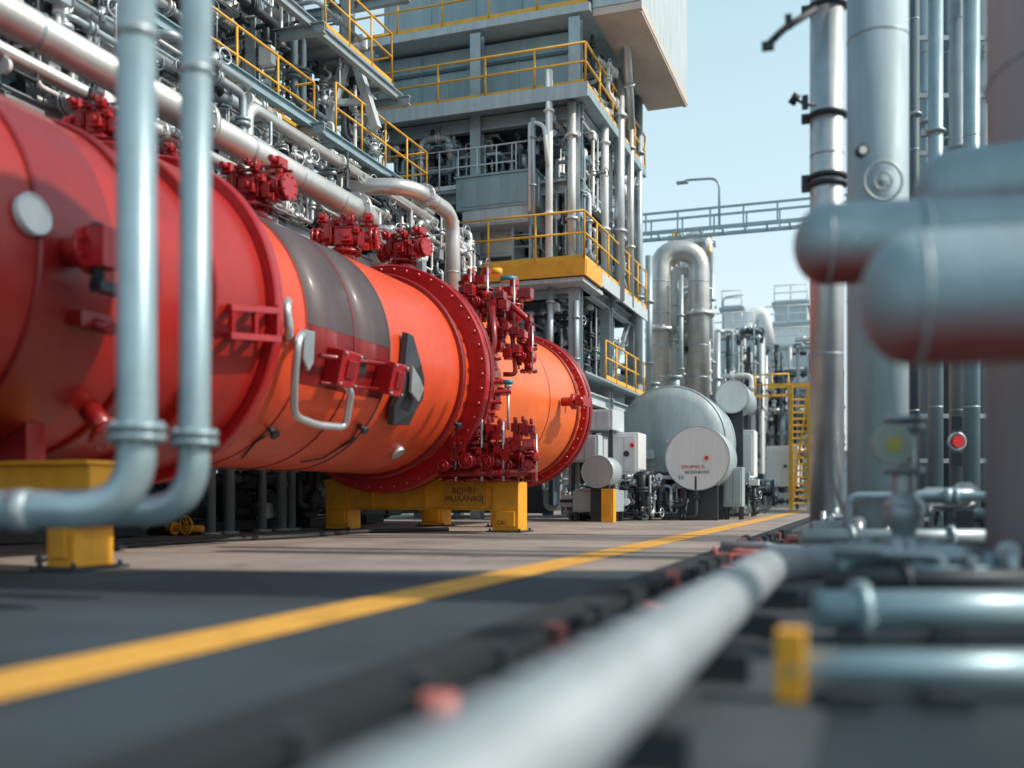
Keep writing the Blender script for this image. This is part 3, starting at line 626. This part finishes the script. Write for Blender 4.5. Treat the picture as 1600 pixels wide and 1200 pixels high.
tl=['upper bay left','upper bay centre','upper bay right','platform left','platform centre','platform right','lower bay left','lower bay right','far side upper','far side middle','far side lower','roof corner','bay behind white railing','corner bay']
tb=[(-10.4,-8.8,23.6,25.5,8.5,10.1),(-9,-7.2,23.8,26,8.5,10.1),(-8.2,-6.8,25.5,28,8.5,10.1),(-11.5,-9,23.6,26,6.3,8.2),(-9.2,-7,23.8,26.4,6.3,8.2),(-8.4,-6.8,26.2,28.5,6.3,8.2),(-9,-6.9,23.6,27,3.7,5.8),(-8.2,-6.8,26.5,29,3.7,5.8),(-8,-6.6,28,29.5,8.6,10.1),(-8,-6.6,27.8,29.5,6.4,8.2),(-8.5,-7.2,24,29.5,.2,3.3),(-6.9,-6.4,24,28,10.5,12.3),(-12,-10,23.4,24.8,8.5,10.1),(-7.4,-6.5,23.3,25,6.5,10)]
for i,b in enumerate(tb):
    manifold('clutter of pipes and valves in the tower, %s'%tl[i],b,19 if i!=11 else 7,120+i,mats=('galv','pale','white','steel','clad','dark') if i>3 else ('galv','pale','wall','steel','white'),rr=(.016,.075),group='pipework inside the tower')
def ladder(label,x,y,z0,z1,mt,w=.45,ax='x'):
    m=MB(); e=V((w/2,0,0)) if ax=='x' else V((0,w/2,0)); c=V((x,y,0))
    for s in (-1,1): m.bar(c+e*s+V((0,0,z0)),c+e*s+V((0,0,z1)),.06,.05)
    n=int((z1-z0)/.3)
    for i in range(n): z=z0+.2+i*.3; m.tube([c-e+V((0,0,z)),c+e+V((0,0,z))],.02,6)
    return tag(m.build('ladder',M[mt]),label,'ladder')
ladder('grey ladder climbing the tower side between the yellow deck and the upper deck',-6.55,27.2,6.2,10.2,'white',ax='y')
ladder('grey ladder on the tower front left of the tall white pipe',-8.1,23.2,6.25,8.3,'galv')
# ------------------------------------------------------------ middle distance tanks
Yt=27.0; c=at(1046,690,Yt); cc=V((c.x,c.y,c.z)); Rt=86/F*Yt
t=thing('storage_tank',(cc.x,cc.y+2,0),'big grey round ended horizontal tank behind the white discs','tank')
m=MB(); m.rev(cc,AX,[(.01,-.3),(Rt*.42,-.24),(Rt*.8,-.1),(Rt-.03,0),(Rt,.08),(Rt,4.5)],64); m.build('shell',M['tank'],t)
for dy in (.05,2): m=MB(); m.torus(cc+V((0,dy,0)),AX,Rt,.035,64); m.build('rim',M['galv'],t)
for k,(dx,dy,zz) in enumerate(((0,.8,.35),(-.5,.5,.15))): m=MB(); m.cyl(cc+V((dx,dy,Rt-.15)),cc+V((dx,dy,Rt+zz)),.14-.04*k); m.flange(cc+V((dx,dy,Rt+zz)),(0,0,1),.21-.06*k,.06); m.build('nozzle',M['galv'],t)
for s in (0.4,3.5): m=MB(); m.box((cc.x,cc.y+s,.4),(2.2,.25,.8)); m.build('saddle',M['dark'],t)
m=MB(); m.box(cc+V((-.55,-.3,-.35)),(.35,.1,.25)); m.build('name_plate',M['clad2'],t)
def drum(px,py,Y,r,L,label,txt=False,mt='white'):
    c=at(px,py,Y); t=thing('white_drum',(c.x,c.y,0),label,'tank','round faced drums by the grey tank')
    m=MB(); m.cyl(c,c+V((0,L,0)),r,n=48); m.build('shell',M['tank'],t)
    m=MB(); m.cyl(c+V((0,-.001,0)),c+V((0,-.05,0)),r*1.03,n=56); f=m.build('end_disc',M[mt],t)
    m=MB(); m.torus(c+V((0,-.05,0)),AX,r*1.02,.014,56,6); m.build('rim',M['galv'],f)
    if txt:
        text('GVUIPAC E-',.11,c+V((-.09,-.06,-.21)),(PI/2,0,0),'rtext',t)
        text('GCDO BCOC',.1,c+V((.0,-.06,-.34)),(PI/2,0,0),'btext',t)
        m=MB(); m.cyl(c+V((.23,-.05,.0)),c+V((.23,-.11,.0)),.05,n=16); m.build('red_knob',M['redlamp'],t)
    for dy in (.25,L*.8): m=MB(); m.box((c.x,c.y+dy,(c.z-r)/2+.05),(r*1.2,.15,(c.z-r)+.1)); m.build('support',M['dark'],t)
    return t
drum(1090,716,24.2,.76,1.5,'large white disc faced drum with small red lettering',True)
drum(1144,620,28.5,.46,2.2,'small white disc faced drum high up to the right of the grey tank')
drum(934,737,22.8,.36,.9,'small grey blue round drum low between the white cabinets',mt='tank')
def cab(px0,py0,px1,py1,Y,label,mt='white',d=.9,lamp=False,legs=True):
    a=at(px0,py0,Y); b=at(px1,py1,Y); c=(a+b)/2; w=(b-a).xy.length; h=a.z-b.z; z0=max(b.z,.06)
    t=thing('control_cabinet',(c.x,c.y,.004),label,'cabinet'); 
    m=MB(); m.bx(c.x-w/2,c.x+w/2,c.y,c.y+d,z0,a.z); m.build('body',M[mt],t,bevel=.02)
    for s,e in ((-.4*w,-.01),(.01,.4*w)): m=MB(); m.bx(c.x+s,c.x+e,c.y-.025,c.y-.002,z0+h*.08,a.z-h*.08); m.build('door',M[mt],t,bevel=.005)
    if z0>.1:
        for s in (-1,1):
            for y in (.08,d-.08): m=MB(); m.bar((c.x+s*(w/2-.06),c.y+y,.004),(c.x+s*(w/2-.06),c.y+y,z0),.08); m.build('leg',M['dark'],t)
    if lamp: m=MB(); m.cyl((c.x+w*.3,c.y-.02,a.z-h*.3),(c.x+w*.3,c.y-.08,a.z-h*.3),.05,n=16); m.build('red_lamp',M['redlamp'],t); m=MB(); m.cyl((c.x+w*.1,c.y-.02,a.z-h*.5),(c.x+w*.1,c.y-.08,a.z-h*.5),.07,n=16); m.build('dial',M['dark'],t)
    return t
cab(952,676,998,742,24.6,'white control cabinet with red lamp left of the grey tank',lamp=True)
cab(890,680,936,722,23.9,'pale cabinet half behind the end of the red vessel','clad2')
cab(905,640,958,672,24.2,'pale equipment box under the tower corner','clad2',1.2)
cab(893,766,962,800,23.1,'low grey blue machine casing below the round drum','tank')
cab(1000,742,1040,785,24.6,'dark grey control box left of the large white disc','dark')
cab(1142,672,1178,745,29,'white cabinet right of the large white disc')
cab(1130,730,1160,792,25,'grey pedestal casing right below the large white disc','tank',.5)
cab(1198,697,1246,760,44,'far white cabinet with lamp beside the yellow ladder',lamp=True)
cab(1165,740,1192,790,40,'far small dark casing between cabinets','dark')
m=MB(); c=at(949,775,22.4); m.bx(c.x-.14,c.x+.14,c.y,c.y+.25,.004,.76); m.bx(c.x-.08,c.x+.1,c.y-.01,c.y-.001,.15,.45); tag(m.build('bollard',M['yel'],bevel=.02),'short square yellow bollard in front of the low machine casing','bollard')
for i in range(6):
    p=[(915,23.9),(985,24.0),(1062,24.6),(1150,27),(1185,36),(1015,24.8)][i]
    c=at(p[0],775,p[1]); lab=['by the low casing','under the white cabinet','under the large white disc','right of the large disc','before the far casings','by the dark control box'][i]
    manifold('low dark pipes and fittings on the ground %s'%lab,(c.x-.6,c.x+.6,c.y-.3,c.y+.8,.08,1.2 if i else .9),13,200+i,mats=('dark','tank','steel','dark','galv'),rr=(.02,.07),group='ground pipework in the middle distance')
for i,(a,b,top,Y,r,lab) in enumerate(((1032,1092,392,40,.42,'thickest arched silver duct rising behind the grey tank'),(1050,1084,425,40.6,.24,'inner slim arched duct nested under the thick arch'),(1072,1104,372,42,.28,'rear arched duct with its top just left of the lamp'))):
    run(lab,[at(a,640,Y),at(a,top,Y),at(b,top,Y),at(b,640,Y)],r,'pale' if i!=1 else 'white',((0,.5),(2,.4)),'arched ducts behind the grey tank','arched_duct',.85 if i!=1 else .45,rings=1.2,n=20)
for i,(px,y0,y1,Y,r) in enumerate(((1014,400,640,38,.14),(1064,430,640,39.5,.1),(1112,395,640,41,.12),(1120,520,760,42,.16))):
    run('straight upright pipe among the arched ducts, %s'%['leftmost','between the duct legs','right beside the thick arch','rightmost, lower'][i],[at(px,y0,Y),at(px,y1,Y)],r,'galv',((0,.3),(0,.7)),None,'upright_duct')
c=at(1080,390,41.5); manifold('fine pipework with yellow pieces crowning the arched ducts',(c.x-1,c.x+.8,c.y,c.y+1.5,c.z-.6,c.z+1.0),14,301,mats=('galv','yrail','pale'),rr=(.03,.07),extra=False)
c=at(1055,540,40.5); manifold('fine pipework between the legs of the arched ducts',(c.x-1.4,c.x+1.4,c.y,c.y+1.5,c.z-2.5,c.z+2.5),20,302,mats=('galv','white','pale'),rr=(.03,.1),extra=True)
# ------------------------------------------------------------ far plant
far=[(1112,528,1180,800,50,'far grey process block with flat roof behind the arched ducts','far1'),(1176,548,1285,800,56,'far pale plant building at the end of the road','far1'),(1128,486,1160,530,60,'small pale roof house on the far process block','white'),(1195,512,1270,552,58,'far white roof unit above the pale plant building','white'),(1210,478,1262,515,60,'far upper white roof unit with railing','clad2'),(840,600,1010,800,45,'long grey building low behind the tower','tank')]
for i,(x0,y0,x1,y1,Y,lab,mt) in enumerate(far):
    a=at(x0,y0,Y);b=at(x1,min(y1,790),Y); z0=0 if y1>=790 else b.z
    t=thing('plant_building',((a.x+b.x)/2,a.y,z0),lab,'building')
    w=abs(b.x-a.x)*1.0; x=min(a.x,b.x); Rr=random.Random(i)
    m=MB(); m.bx(x,x+w,a.y,a.y+5,z0,a.z); m.build('wall',M[mt],t)
    m=MB(); m.bx(x-.15,x+w+.15,a.y-.15,a.y+5.1,a.z+.002,a.z+.2); m.build('roof',M['galv'],t)
    n=int((a.z-z0)/2.2)
    for k in range(n):
        z=z0+1+k*2.2; m=MB(); m.bx(x-.1,x+w+.1,a.y-.9,a.y-.002,z+1,z+1.15); m.build('walkway',M['galv'],t)
        m=MB(); rail(m,[(x,a.y-.88,z+1.16),(x+w,a.y-.88,z+1.16)],1.0,1.0,.035); m.build('handrail',M['yrail' if Rr.random()<.35 else 'white'],t)
        for q in range(max(1,int(w/1.6))):
            xx=x+.3+q*1.6; 
            if xx+.9<x+w: m=MB(); m.bx(xx,xx+.9,a.y-.03,a.y-.002,z-.2,z+.7); m.build('window',M['wall'],t)
    m=MB(); rail(m,[(x,a.y,a.z+.2),(x+w,a.y,a.z+.2)],1.0,1.2,.035); m.build('roof_rail',M['white'],t)
for i in range(6):
    px=(1120,1150,1185,1215,1250,1275)[i]; Y=(47,46,50,51,50,49)[i]; c=at(px,700,Y)
    manifold('distant grey pipework in front of the far buildings, %s'%words[i if i<5 else 7],(c.x-1.2,c.x+1.2,c.y,c.y+2,.3,8.5 if i not in(3,) else 7),24,400+i,mats=('galv','white','tank','pale','wall','dark'),rr=(.03,.12),group='distant pipework')
run('far white curved duct arching above the far process block',[at(1165,620,52),at(1165,500,52),at(1190,486,52),at(1200,540,52)],.4,'white',(),None,'arched_duct',1)
t=thing('yellow_ladder_tower',at(1250,780,43),'tall yellow caged ladder at the end of the road','ladder'); a=at(1236,782,43); b=at(1264,782,43); zt=at(1250,602,43).z
for p in (a,b):
    m=MB(); m.bar((p.x,p.y,.01),(p.x,p.y,zt),.17,.17); m.build('stile',M['yrail'],t)
for i in range(17): m=MB(); z=.3+i*.28; m.bar((a.x,a.y,z),(b.x,b.y,z),.08,.09); m.build('rung',M['yrail'],t)
m=MB(); m.bar((a.x,a.y,.1),(b.x,b.y,zt),.09,.09); m.build('brace',M['yrail'],t)
m=MB(); m.bar((a.x-1,a.y,zt),(b.x+.3,b.y,zt),.12,.2); m.build('top_beam',M['yrail'],t)
m=MB(); p=at(1180,600,44); q=at(1232,598,44); rail(m,[p-V((0,0,.6)),q-V((0,0,.6))],1,.6,.035); tag(m.build('far_railing',M['yrail']),'short yellow railing left of the yellow ladder','railing')
sb=thing('pipe_bridge',onu(1130,350,38),'slender light blue open truss bridge from the tower to the right columns against the sky','bridge')
A=onu(1000,362,38);B=onu(1290,344,38); zb=(A.z+B.z)/2; A.z=B.z=zb; A.x-=1; B.x+=2
for dy in (0,1.0):
    for dz,w in ((0,.13),(.75,.08)):
        m=MB(); m.bar(A+V((0,dy,dz)),B+V((0,dy,dz)),w,w); m.build('chord',M['lblue'],sb)
    for i in range(9): m=MB(); p=A.lerp(B,i/8)+V((0,dy,0)); m.bar(p,p+V((0,0,.75)),.06); m.build('post',M['lblue'],sb)
for i in range(13): m=MB(); p=A.lerp(B,i/12); m.bar(p+V((0,.06,0)),p+V((0,.94,0)),.07); m.build('tie',M['lblue'],sb)
lp=thing('street_lamp',onu(1124,345,38.7),'curved arm street lamp standing on the footbridge against the sky','lamp'); c=V(lp['_w']); c.z=zb+.1
z1=onu(1124,278,38.7).z; e=onu(1066,284,38.7)
m=MB(); m.path([(c.x,c.y,c.z),(c.x,c.y,z1),(e.x+.2,e.y,z1+.05),(e.x,e.y,z1-.02)],.05,.4,8); m.build('pole',M['galv'],lp)
m=MB(); m.box((e.x,e.y,z1-.03),(.45,.22,.1)); m.build('lamp_head',M['galv'],lp,bevel=.03)
m=MB(); q=at(1130,470,60); m.path([q-V((0,0,3)),q+V((0,0,.2)),q+V((1.2,0,.3))],.05,.3,6); tag(m.build('street_lamp',M['galv']),'tiny far street lamp above the far roofs','lamp')
# ------------------------------------------------------------ right side columns
def column(name,label,px,Y,r,ztop,mt,rings=(),rm='galv',z0=.004,cat='pipe',seg=2.,group=None):
    c=at(px,775,Y); t=thing(name,(c.x,c.y,z0),label,cat,group)
    m=MB(); m.cyl((c.x,c.y,z0),(c.x,c.y,ztop),r,n=40); m.build('shaft',M[mt],t)
    m=MB(); m.cyl((c.x,c.y,z0),(c.x,c.y,z0+.05),r*1.5,n=24); m.build('base_plate',M['galv'],t)
    for py in rings:
        z=H+(775-py)/F*Y; m=MB(); m.torus((c.x,c.y,z),(0,0,1),r+.012,.024,32,8); m.cyl((c.x,c.y,z-.03),(c.x,c.y,z+.03),r*1.05,n=32); m.box((c.x-r-.03,c.y,z),(.1,.08,.08)); m.build('clamp_ring',M[rm],t)
    z=z0+seg
    while z<ztop: m=MB(); m.cyl((c.x,c.y,z),(c.x,c.y,z+.02),r*1.012,n=32); m.build('seam',M['galv'],t); z+=seg
    return t
cA=column('clamped_column','slim shiny steel column with dark clamp rings at the left of the right hand group',1292,10,.165,6.0,'steel',(12,182,278,290),'dark')
column('red_column','slender faded red post behind the shiny clamped column',1283,10.8,.09,2.75,'redcol',())
column('tall_column','wide pale blue column right of the clamped steel column',1371,9.2,.27,5.9,'bluematte',(),seg=2.4)
xs=[(1428,13,.07,'wall'),(1446,14,.1,'blue'),(1462,12.5,.09,'blue'),(1481,14,.08,'wall'),(1497,13,.11,'galv'),(1518,12.5,.1,'blue'),(1534,14,.1,'blue')]
nm=['first','second','third','fourth','fifth','sixth','seventh']
for i,(px,Y,r,mt) in enumerate(xs): column('slim_column','slim upright pipe in the row right of the wide blue column, %s from the left'%nm[i],px,Y,r,7.8,mt,(180+i*13,420+i*9),group='slim upright pipes at the right',seg=1.7)
c0=at(1415,775,13.4); c1=at(1560,775,13.4)
sr=thing('service_rack',at(1480,775,13.4),'ladder like bracket frame tying the slim upright pipes together','pipe rack')
for py in (60,150,240,330,430,560,650,720):
    z=H+(775-py)/F*13.4; m=MB(); m.bar((c0.x,c0.y,z),(c1.x,c1.y,z),.05,.06); m.build('cross_bar',M['galv'],sr)
for px in (1418,1556): c=at(px,775,13.4); m=MB(); m.bar((c.x,c.y,.004),(c.x,c.y,7.8),.1); m.build('post',M['galv'],sr)
cD=column('thick_column','very thick blurred grey column at the right edge of the picture',1815,5.6,.9,9,'pink',(),seg=3)  # height above the frame is shaped to throw shade on the foreground
def capped(label,px,py,Y,px2,Y2,r,ring=None):
    a=at(px,py,Y); b=at(px2,py,Y2); b.z=a.z; d=(b-a).normalized(); L=(b-a).length
    t=thing('large_pipe',(a.x,a.y,a.z-r),label,'pipe','large blurred pipes with rounded ends at the right')
    prof=[(r*math.sin(k/9*PI/2),r*.8*(1-math.cos(k/9*PI/2))) for k in range(10)]+[(r,L)]
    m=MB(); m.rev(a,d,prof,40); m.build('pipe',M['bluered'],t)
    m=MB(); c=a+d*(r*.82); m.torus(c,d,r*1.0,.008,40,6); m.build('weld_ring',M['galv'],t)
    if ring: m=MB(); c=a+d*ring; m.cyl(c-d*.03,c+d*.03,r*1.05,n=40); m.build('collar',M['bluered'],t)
    return t
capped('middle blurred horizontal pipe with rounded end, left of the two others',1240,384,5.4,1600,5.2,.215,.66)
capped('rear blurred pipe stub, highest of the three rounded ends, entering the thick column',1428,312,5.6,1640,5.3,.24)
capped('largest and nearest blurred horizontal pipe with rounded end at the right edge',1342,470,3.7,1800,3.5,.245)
run('long blurred grey pipe running from the bottom edge towards the plant',[(-.48,-1.0,.21),(-.53,5.5,.21),(-.42,6.0,.21),at(1650,880,5.9)],.105,'fpipe',((2,.25),(2,.5)),None,'ground_pipe',.3,n=28)
def stub(label,px,py,Y,px2,r,mt,flp):
    a=at(px,py,Y);b=at(px2,py,Y); b.z=a.z
    return run(label,[a,b],r,mt,flp,None,'ground_pipe',n=24)
stub('blurred blue grey pipe lying crosswise, middle of the three at lower right',1275,952,4.1,1720,.08,'blue',((0,.15),))
o=stub('thinner blurred pipe with a yellow end collar, lowest of three at lower right',1225,1045,2.9,1740,.052,'blue',())
a=at(1236,1050,2.9); m=MB(); m.box((a.x,a.y,.11),(.08,.1,.205)); m.build('end_collar',M['yel'],o,bevel=.004)
stub('thin pipe lying behind the crosswise pipes at the foot of the columns',1250,838,8,1640,.06,'galv',((0,.2),(0,.6)))
stub('low dull pipe lying crosswise just before the tagged valve',1290,905,4.9,1700,.05,'dark',((0,.3),))
# gutter rails beside the long pipe
gt=thing('gutter_rail',(-1.1,4,0),'dark low rail with brackets along the gutter beside the long grey pipe','rail')
for x,z,w in ((-1.16,.07,.035),(-.86,.05,.03)): m=MB(); m.bar((x,-2,z),(x,16,z),w,w*1.5); m.build('rail_bar',M['kerb'],gt)
RR=random.Random(4)
for i in range(22):
    y=1.2+i*.62; m=MB(); m.bx(-1.2,-.82,y,y+.05,.005,.03); m.bx(-1.19,-1.12,y-.02,y+.07,.005,.1+RR.uniform(0,.05)); m.build('bracket',M['dark' if i%4 else 'redcol'],gt)
for i in range(12):
    y=2.2+i*.9+RR.uniform(-.2,.2); m=MB(); m.cyl((-1.02,y,.005),(-1.02,y,.06+RR.uniform(0,.05)),.05,n=12); m.build('drain_cup',M['dark' if i%3 else 'redcol'],gt)
for i in range(5):
    y=1.0+i*1.1; m=MB(); m.bx(-.68,-.36,y,y+.08,.005,.1); tag(m.build('pipe_sleeper',M['dark']),'dark sleeper block under the long grey pipe, %s from the camera'%nm[i],'support','sleepers under the long grey pipe')
for i,(px,Y) in enumerate(((1330,4.1),(1480,4.1),(1330,2.9),(1480,2.9),(1340,5.95))):
    c=at(px,775,Y); h=.2 if Y>3 else .045
    if Y>5: h=.1
    if Y==4.1: h=.055
    m=MB(); m.box((c.x,c.y,h/2+.005),(.12,.3,h)); tag(m.build('pipe_sleeper',M['dark']),['dark block under the middle crosswise pipe near its end','dark block under the middle crosswise pipe farther right','dark block under the lowest crosswise pipe near its collar','dark block under the lowest crosswise pipe farther right','dark block under the flanged crosswise pipe'][i],'support')
vv=thing('tagged_valve',at(1412,850,6.5),'grey valve with round pale green tag standing on the crosswise pipes at right','valve'); q=lambda px,py,Y=6.5:at(px,py,Y)
m=MB(); m.cyl(q(1412,870),q(1412,655),.075,n=16); m.rev(q(1412,800),(0,0,1),[(.08,-.12),(.13,-.05),(.13,.05),(.08,.12)],20); m.build('body',M['galv'],vv)
for y in (655,668,735,790,845): m=MB(); fl(m,q(1412,y),(0,0,1),.13,.03); m.build('flange',M['galv'],vv)
m=MB(); n=V((ST,-CT,0)); cc=q(1392,695,6.35); m.cyl(cc,cc+n*.05,.13,n=28); dd=m.build('dial',M['green'],vv); m=MB(); m.cyl(cc+n*.051,cc+n*.06,.05,n=24); m.build('dial_centre',M['olive'],dd)
c=at(1480,820,9); manifold('blurred valves and small pipes at the foot of the right columns',(c.x-.9,c.x+.9,c.y-.5,c.y+.8,.08,.6),20,500,mats=('blue','galv','steel','dark'),rr=(.02,.055),group=None)
c=at(1350,800,9.6); manifold('small fittings at the foot of the clamped steel column',(c.x-.5,c.x+.5,c.y-.3,c.y+.6,.08,.5),12,501,mats=('galv','redcol','steel'),rr=(.025,.05),group=None)
c=at(1290,840,9); manifold('low dark fittings on the floor left of the clamped column',(c.x-.9,c.x+.0,c.y-1,c.y+1.2,.03,.16),9,502,mats=('dark','redcol','galv'),rr=(.02,.04),group=None,extra=False)
c=at(1450,880,5.3); manifold('blurred teal grey fittings between the crosswise pipes at right',(c.x-.6,c.x+.5,c.y-.3,c.y+.5,.04,.3),9,504,mats=('blue','dark','galv'),rr=(.02,.045),group=None,extra=False)
t=thing('security_camera',at(1258,162,9.8),'small dark camera on a bracket beside the shiny clamped column','camera'); q=lambda px,py:at(px,py,9.8)
m=MB(); m.cyl(q(1236,152),q(1246,158),.055,n=16); m.build('camera_body',M['black'],t); m=MB(); m.path([q(1246,156),q(1258,164),q(1275,164)],.015,.03,8); m.box(q(1258,160),(.06,.05,.13)); m.build('bracket',M['dark'],t)
t=thing('gauge',at(1345,238,8.8),'round dark gauge on the wide blue column','gauge'); n=V((ST,-CT,0)); c=at(1345,238,8.8); m=MB(); m.cyl(c,c+n*.06,.055,n=20); m.build('case',M['dark'],t); m=MB(); m.cyl(c+n*.061,c+n*.065,.035,n=20); m.build('face',M['white'],t)
m=MB(); c=at(1380,282,8.8); m.torus(c,n,.17,.014,30,6); hand(m,c,n,.08,.01); m.tube([c,c+n*-.3],.02); tag(m.build('handwheel',M['galv']),'grey ring handwheel on the wide blue column below the gauge','handwheel')
t=thing('bracket_arm',at(1262,20,8),'dark blurred arm sticking out left from the column at the top of the sky','bracket'); q=lambda px,py:at(px,py,7.5)
m=MB(); m.path([q(1275,14),q(1225,45),q(1200,70)],.028,.05,8); m.build('arm',M['dark'],t); m=MB(); m.box(q(1200,72),(.09,.05,.06)); m.build('clip',M['dark'],t); m=MB(); m.box(q(1232,34),(.05,.05,.1)); m.build('clip',M['dark'],t)
t=cab(1448,640,1538,765,15,'dark panel behind the slim pipes at right, near the red warning light','wall')
c=at(1495,690,12); n=V((ST,-CT,0)); lampo=thing('warning_light',c,'small round red warning light with pale rim among the slim pipes','light'); m=MB(); m.cyl(c,c+n*.05,.07,n=24); m.build('lens',M['redlamp'],lampo); m=MB(); m.torus(c,n,.1,.02,24); m.build('rim',M['galv'],lampo)
for s in (1,-1): m=MB(); m.box(c+V((0,0,.22*s)),(.12,.05,.16)); m.build('bracket',M['dark'],lampo)
t=thing('plant_building',at(1500,775,32),'low blue grey shed far behind the right hand columns','building'); a=at(1400,660,34); m=MB(); m.bx(a.x,a.x+22,a.y,a.y+8,0,5); m.build('wall',M['clad'],t); m=MB(); m.bx(a.x-.2,a.x+22.2,a.y-.3,a.y+8.2,5.01,5.25); m.build('roof',M['galv'],t)
t=thing('distant_sheds',at(1250,775,110),'hazy long shed closing the end of the road','building'); a=at(1100,740,110); m=MB(); m.bx(a.x-60,a.x+90,a.y,a.y+10,0,5); m.build('wall',M['far1'],t); m=MB(); m.bx(a.x-60.2,a.x+90.2,a.y-.4,a.y+10,5.01,5.4); m.build('roof',M['galv'],t)
# ------------------------------------------------------------ sky, sun, camera
camX=V((CT,ST,0)); camY=V((-ST,CT,0)); el=math.radians(42)
az=math.radians(14); hd_=camX*math.cos(az)-camY*math.sin(az); sd=hd_*math.cos(el)+V((0,0,math.sin(el)))
w=bpy.data.worlds.new('World'); scene.world=w; w.use_nodes=True; N=w.node_tree.nodes; L=w.node_tree.links
sk_=N.new('ShaderNodeTexSky'); sk_.sky_type='NISHITA'; sk_.sun_disc=False; sk_.sun_elevation=el; sk_.sun_rotation=math.atan2(sd.x,sd.y); sk_.dust_density=2.5; sk_.air_density=1.; sk_.ozone_density=1.5
bg=N['Background']; L.new(sk_.outputs[0],bg.inputs[0]); bg.inputs[1].default_value=.07
tc=N.new('ShaderNodeTexCoord'); sp=N.new('ShaderNodeSeparateXYZ'); L.new(tc.outputs['Generated'],sp.inputs[0])
cr=N.new('ShaderNodeValToRGB'); L.new(sp.outputs[2],cr.inputs[0]); e=cr.color_ramp.elements
e[0].position=0.0; e[0].color=(.72,.79,.79,1); e[1].position=.85; e[1].color=(.14,.26,.31,1); x=cr.color_ramp.elements.new(.42); x.color=(.46,.64,.67,1)
b2=N.new('ShaderNodeBackground'); L.new(cr.outputs[0],b2.inputs[0]); b2.inputs[1].default_value=1.
ad=N.new('ShaderNodeAddShader'); L.new(bg.outputs[0],ad.inputs[0]); L.new(b2.outputs[0],ad.inputs[1]); L.new(ad.outputs[0],N['World Output'].inputs['Surface'])
l=bpy.data.lights.new('Sun','SUN'); l.energy=3.9; l.angle=math.radians(.6); l.color=(1,.91,.79); lo=bpy.data.objects.new('Sun',l); COL.objects.link(lo); lo.rotation_euler=sd.to_track_quat('Z','Y').to_euler(); lo.location=(0,0,30)
cd=bpy.data.cameras.new('Camera'); co=bpy.data.objects.new('Camera',cd); COL.objects.link(co); scene.camera=co
co.location=(0,0,H); co.rotation_euler=(PI/2,0,TH); cd.lens=35; cd.sensor_width=36; cd.shift_y=175/1600; cd.clip_end=3000; cd.clip_start=.05
cd.dof.use_dof=True; cd.dof.focus_distance=19; cd.dof.aperture_fstop=.55
scene.view_settings.view_transform='Standard'; scene.view_settings.look='None'; scene.view_settings.exposure=0
for o in bpy.data.objects:
    if '_w' in o: del o['_w']
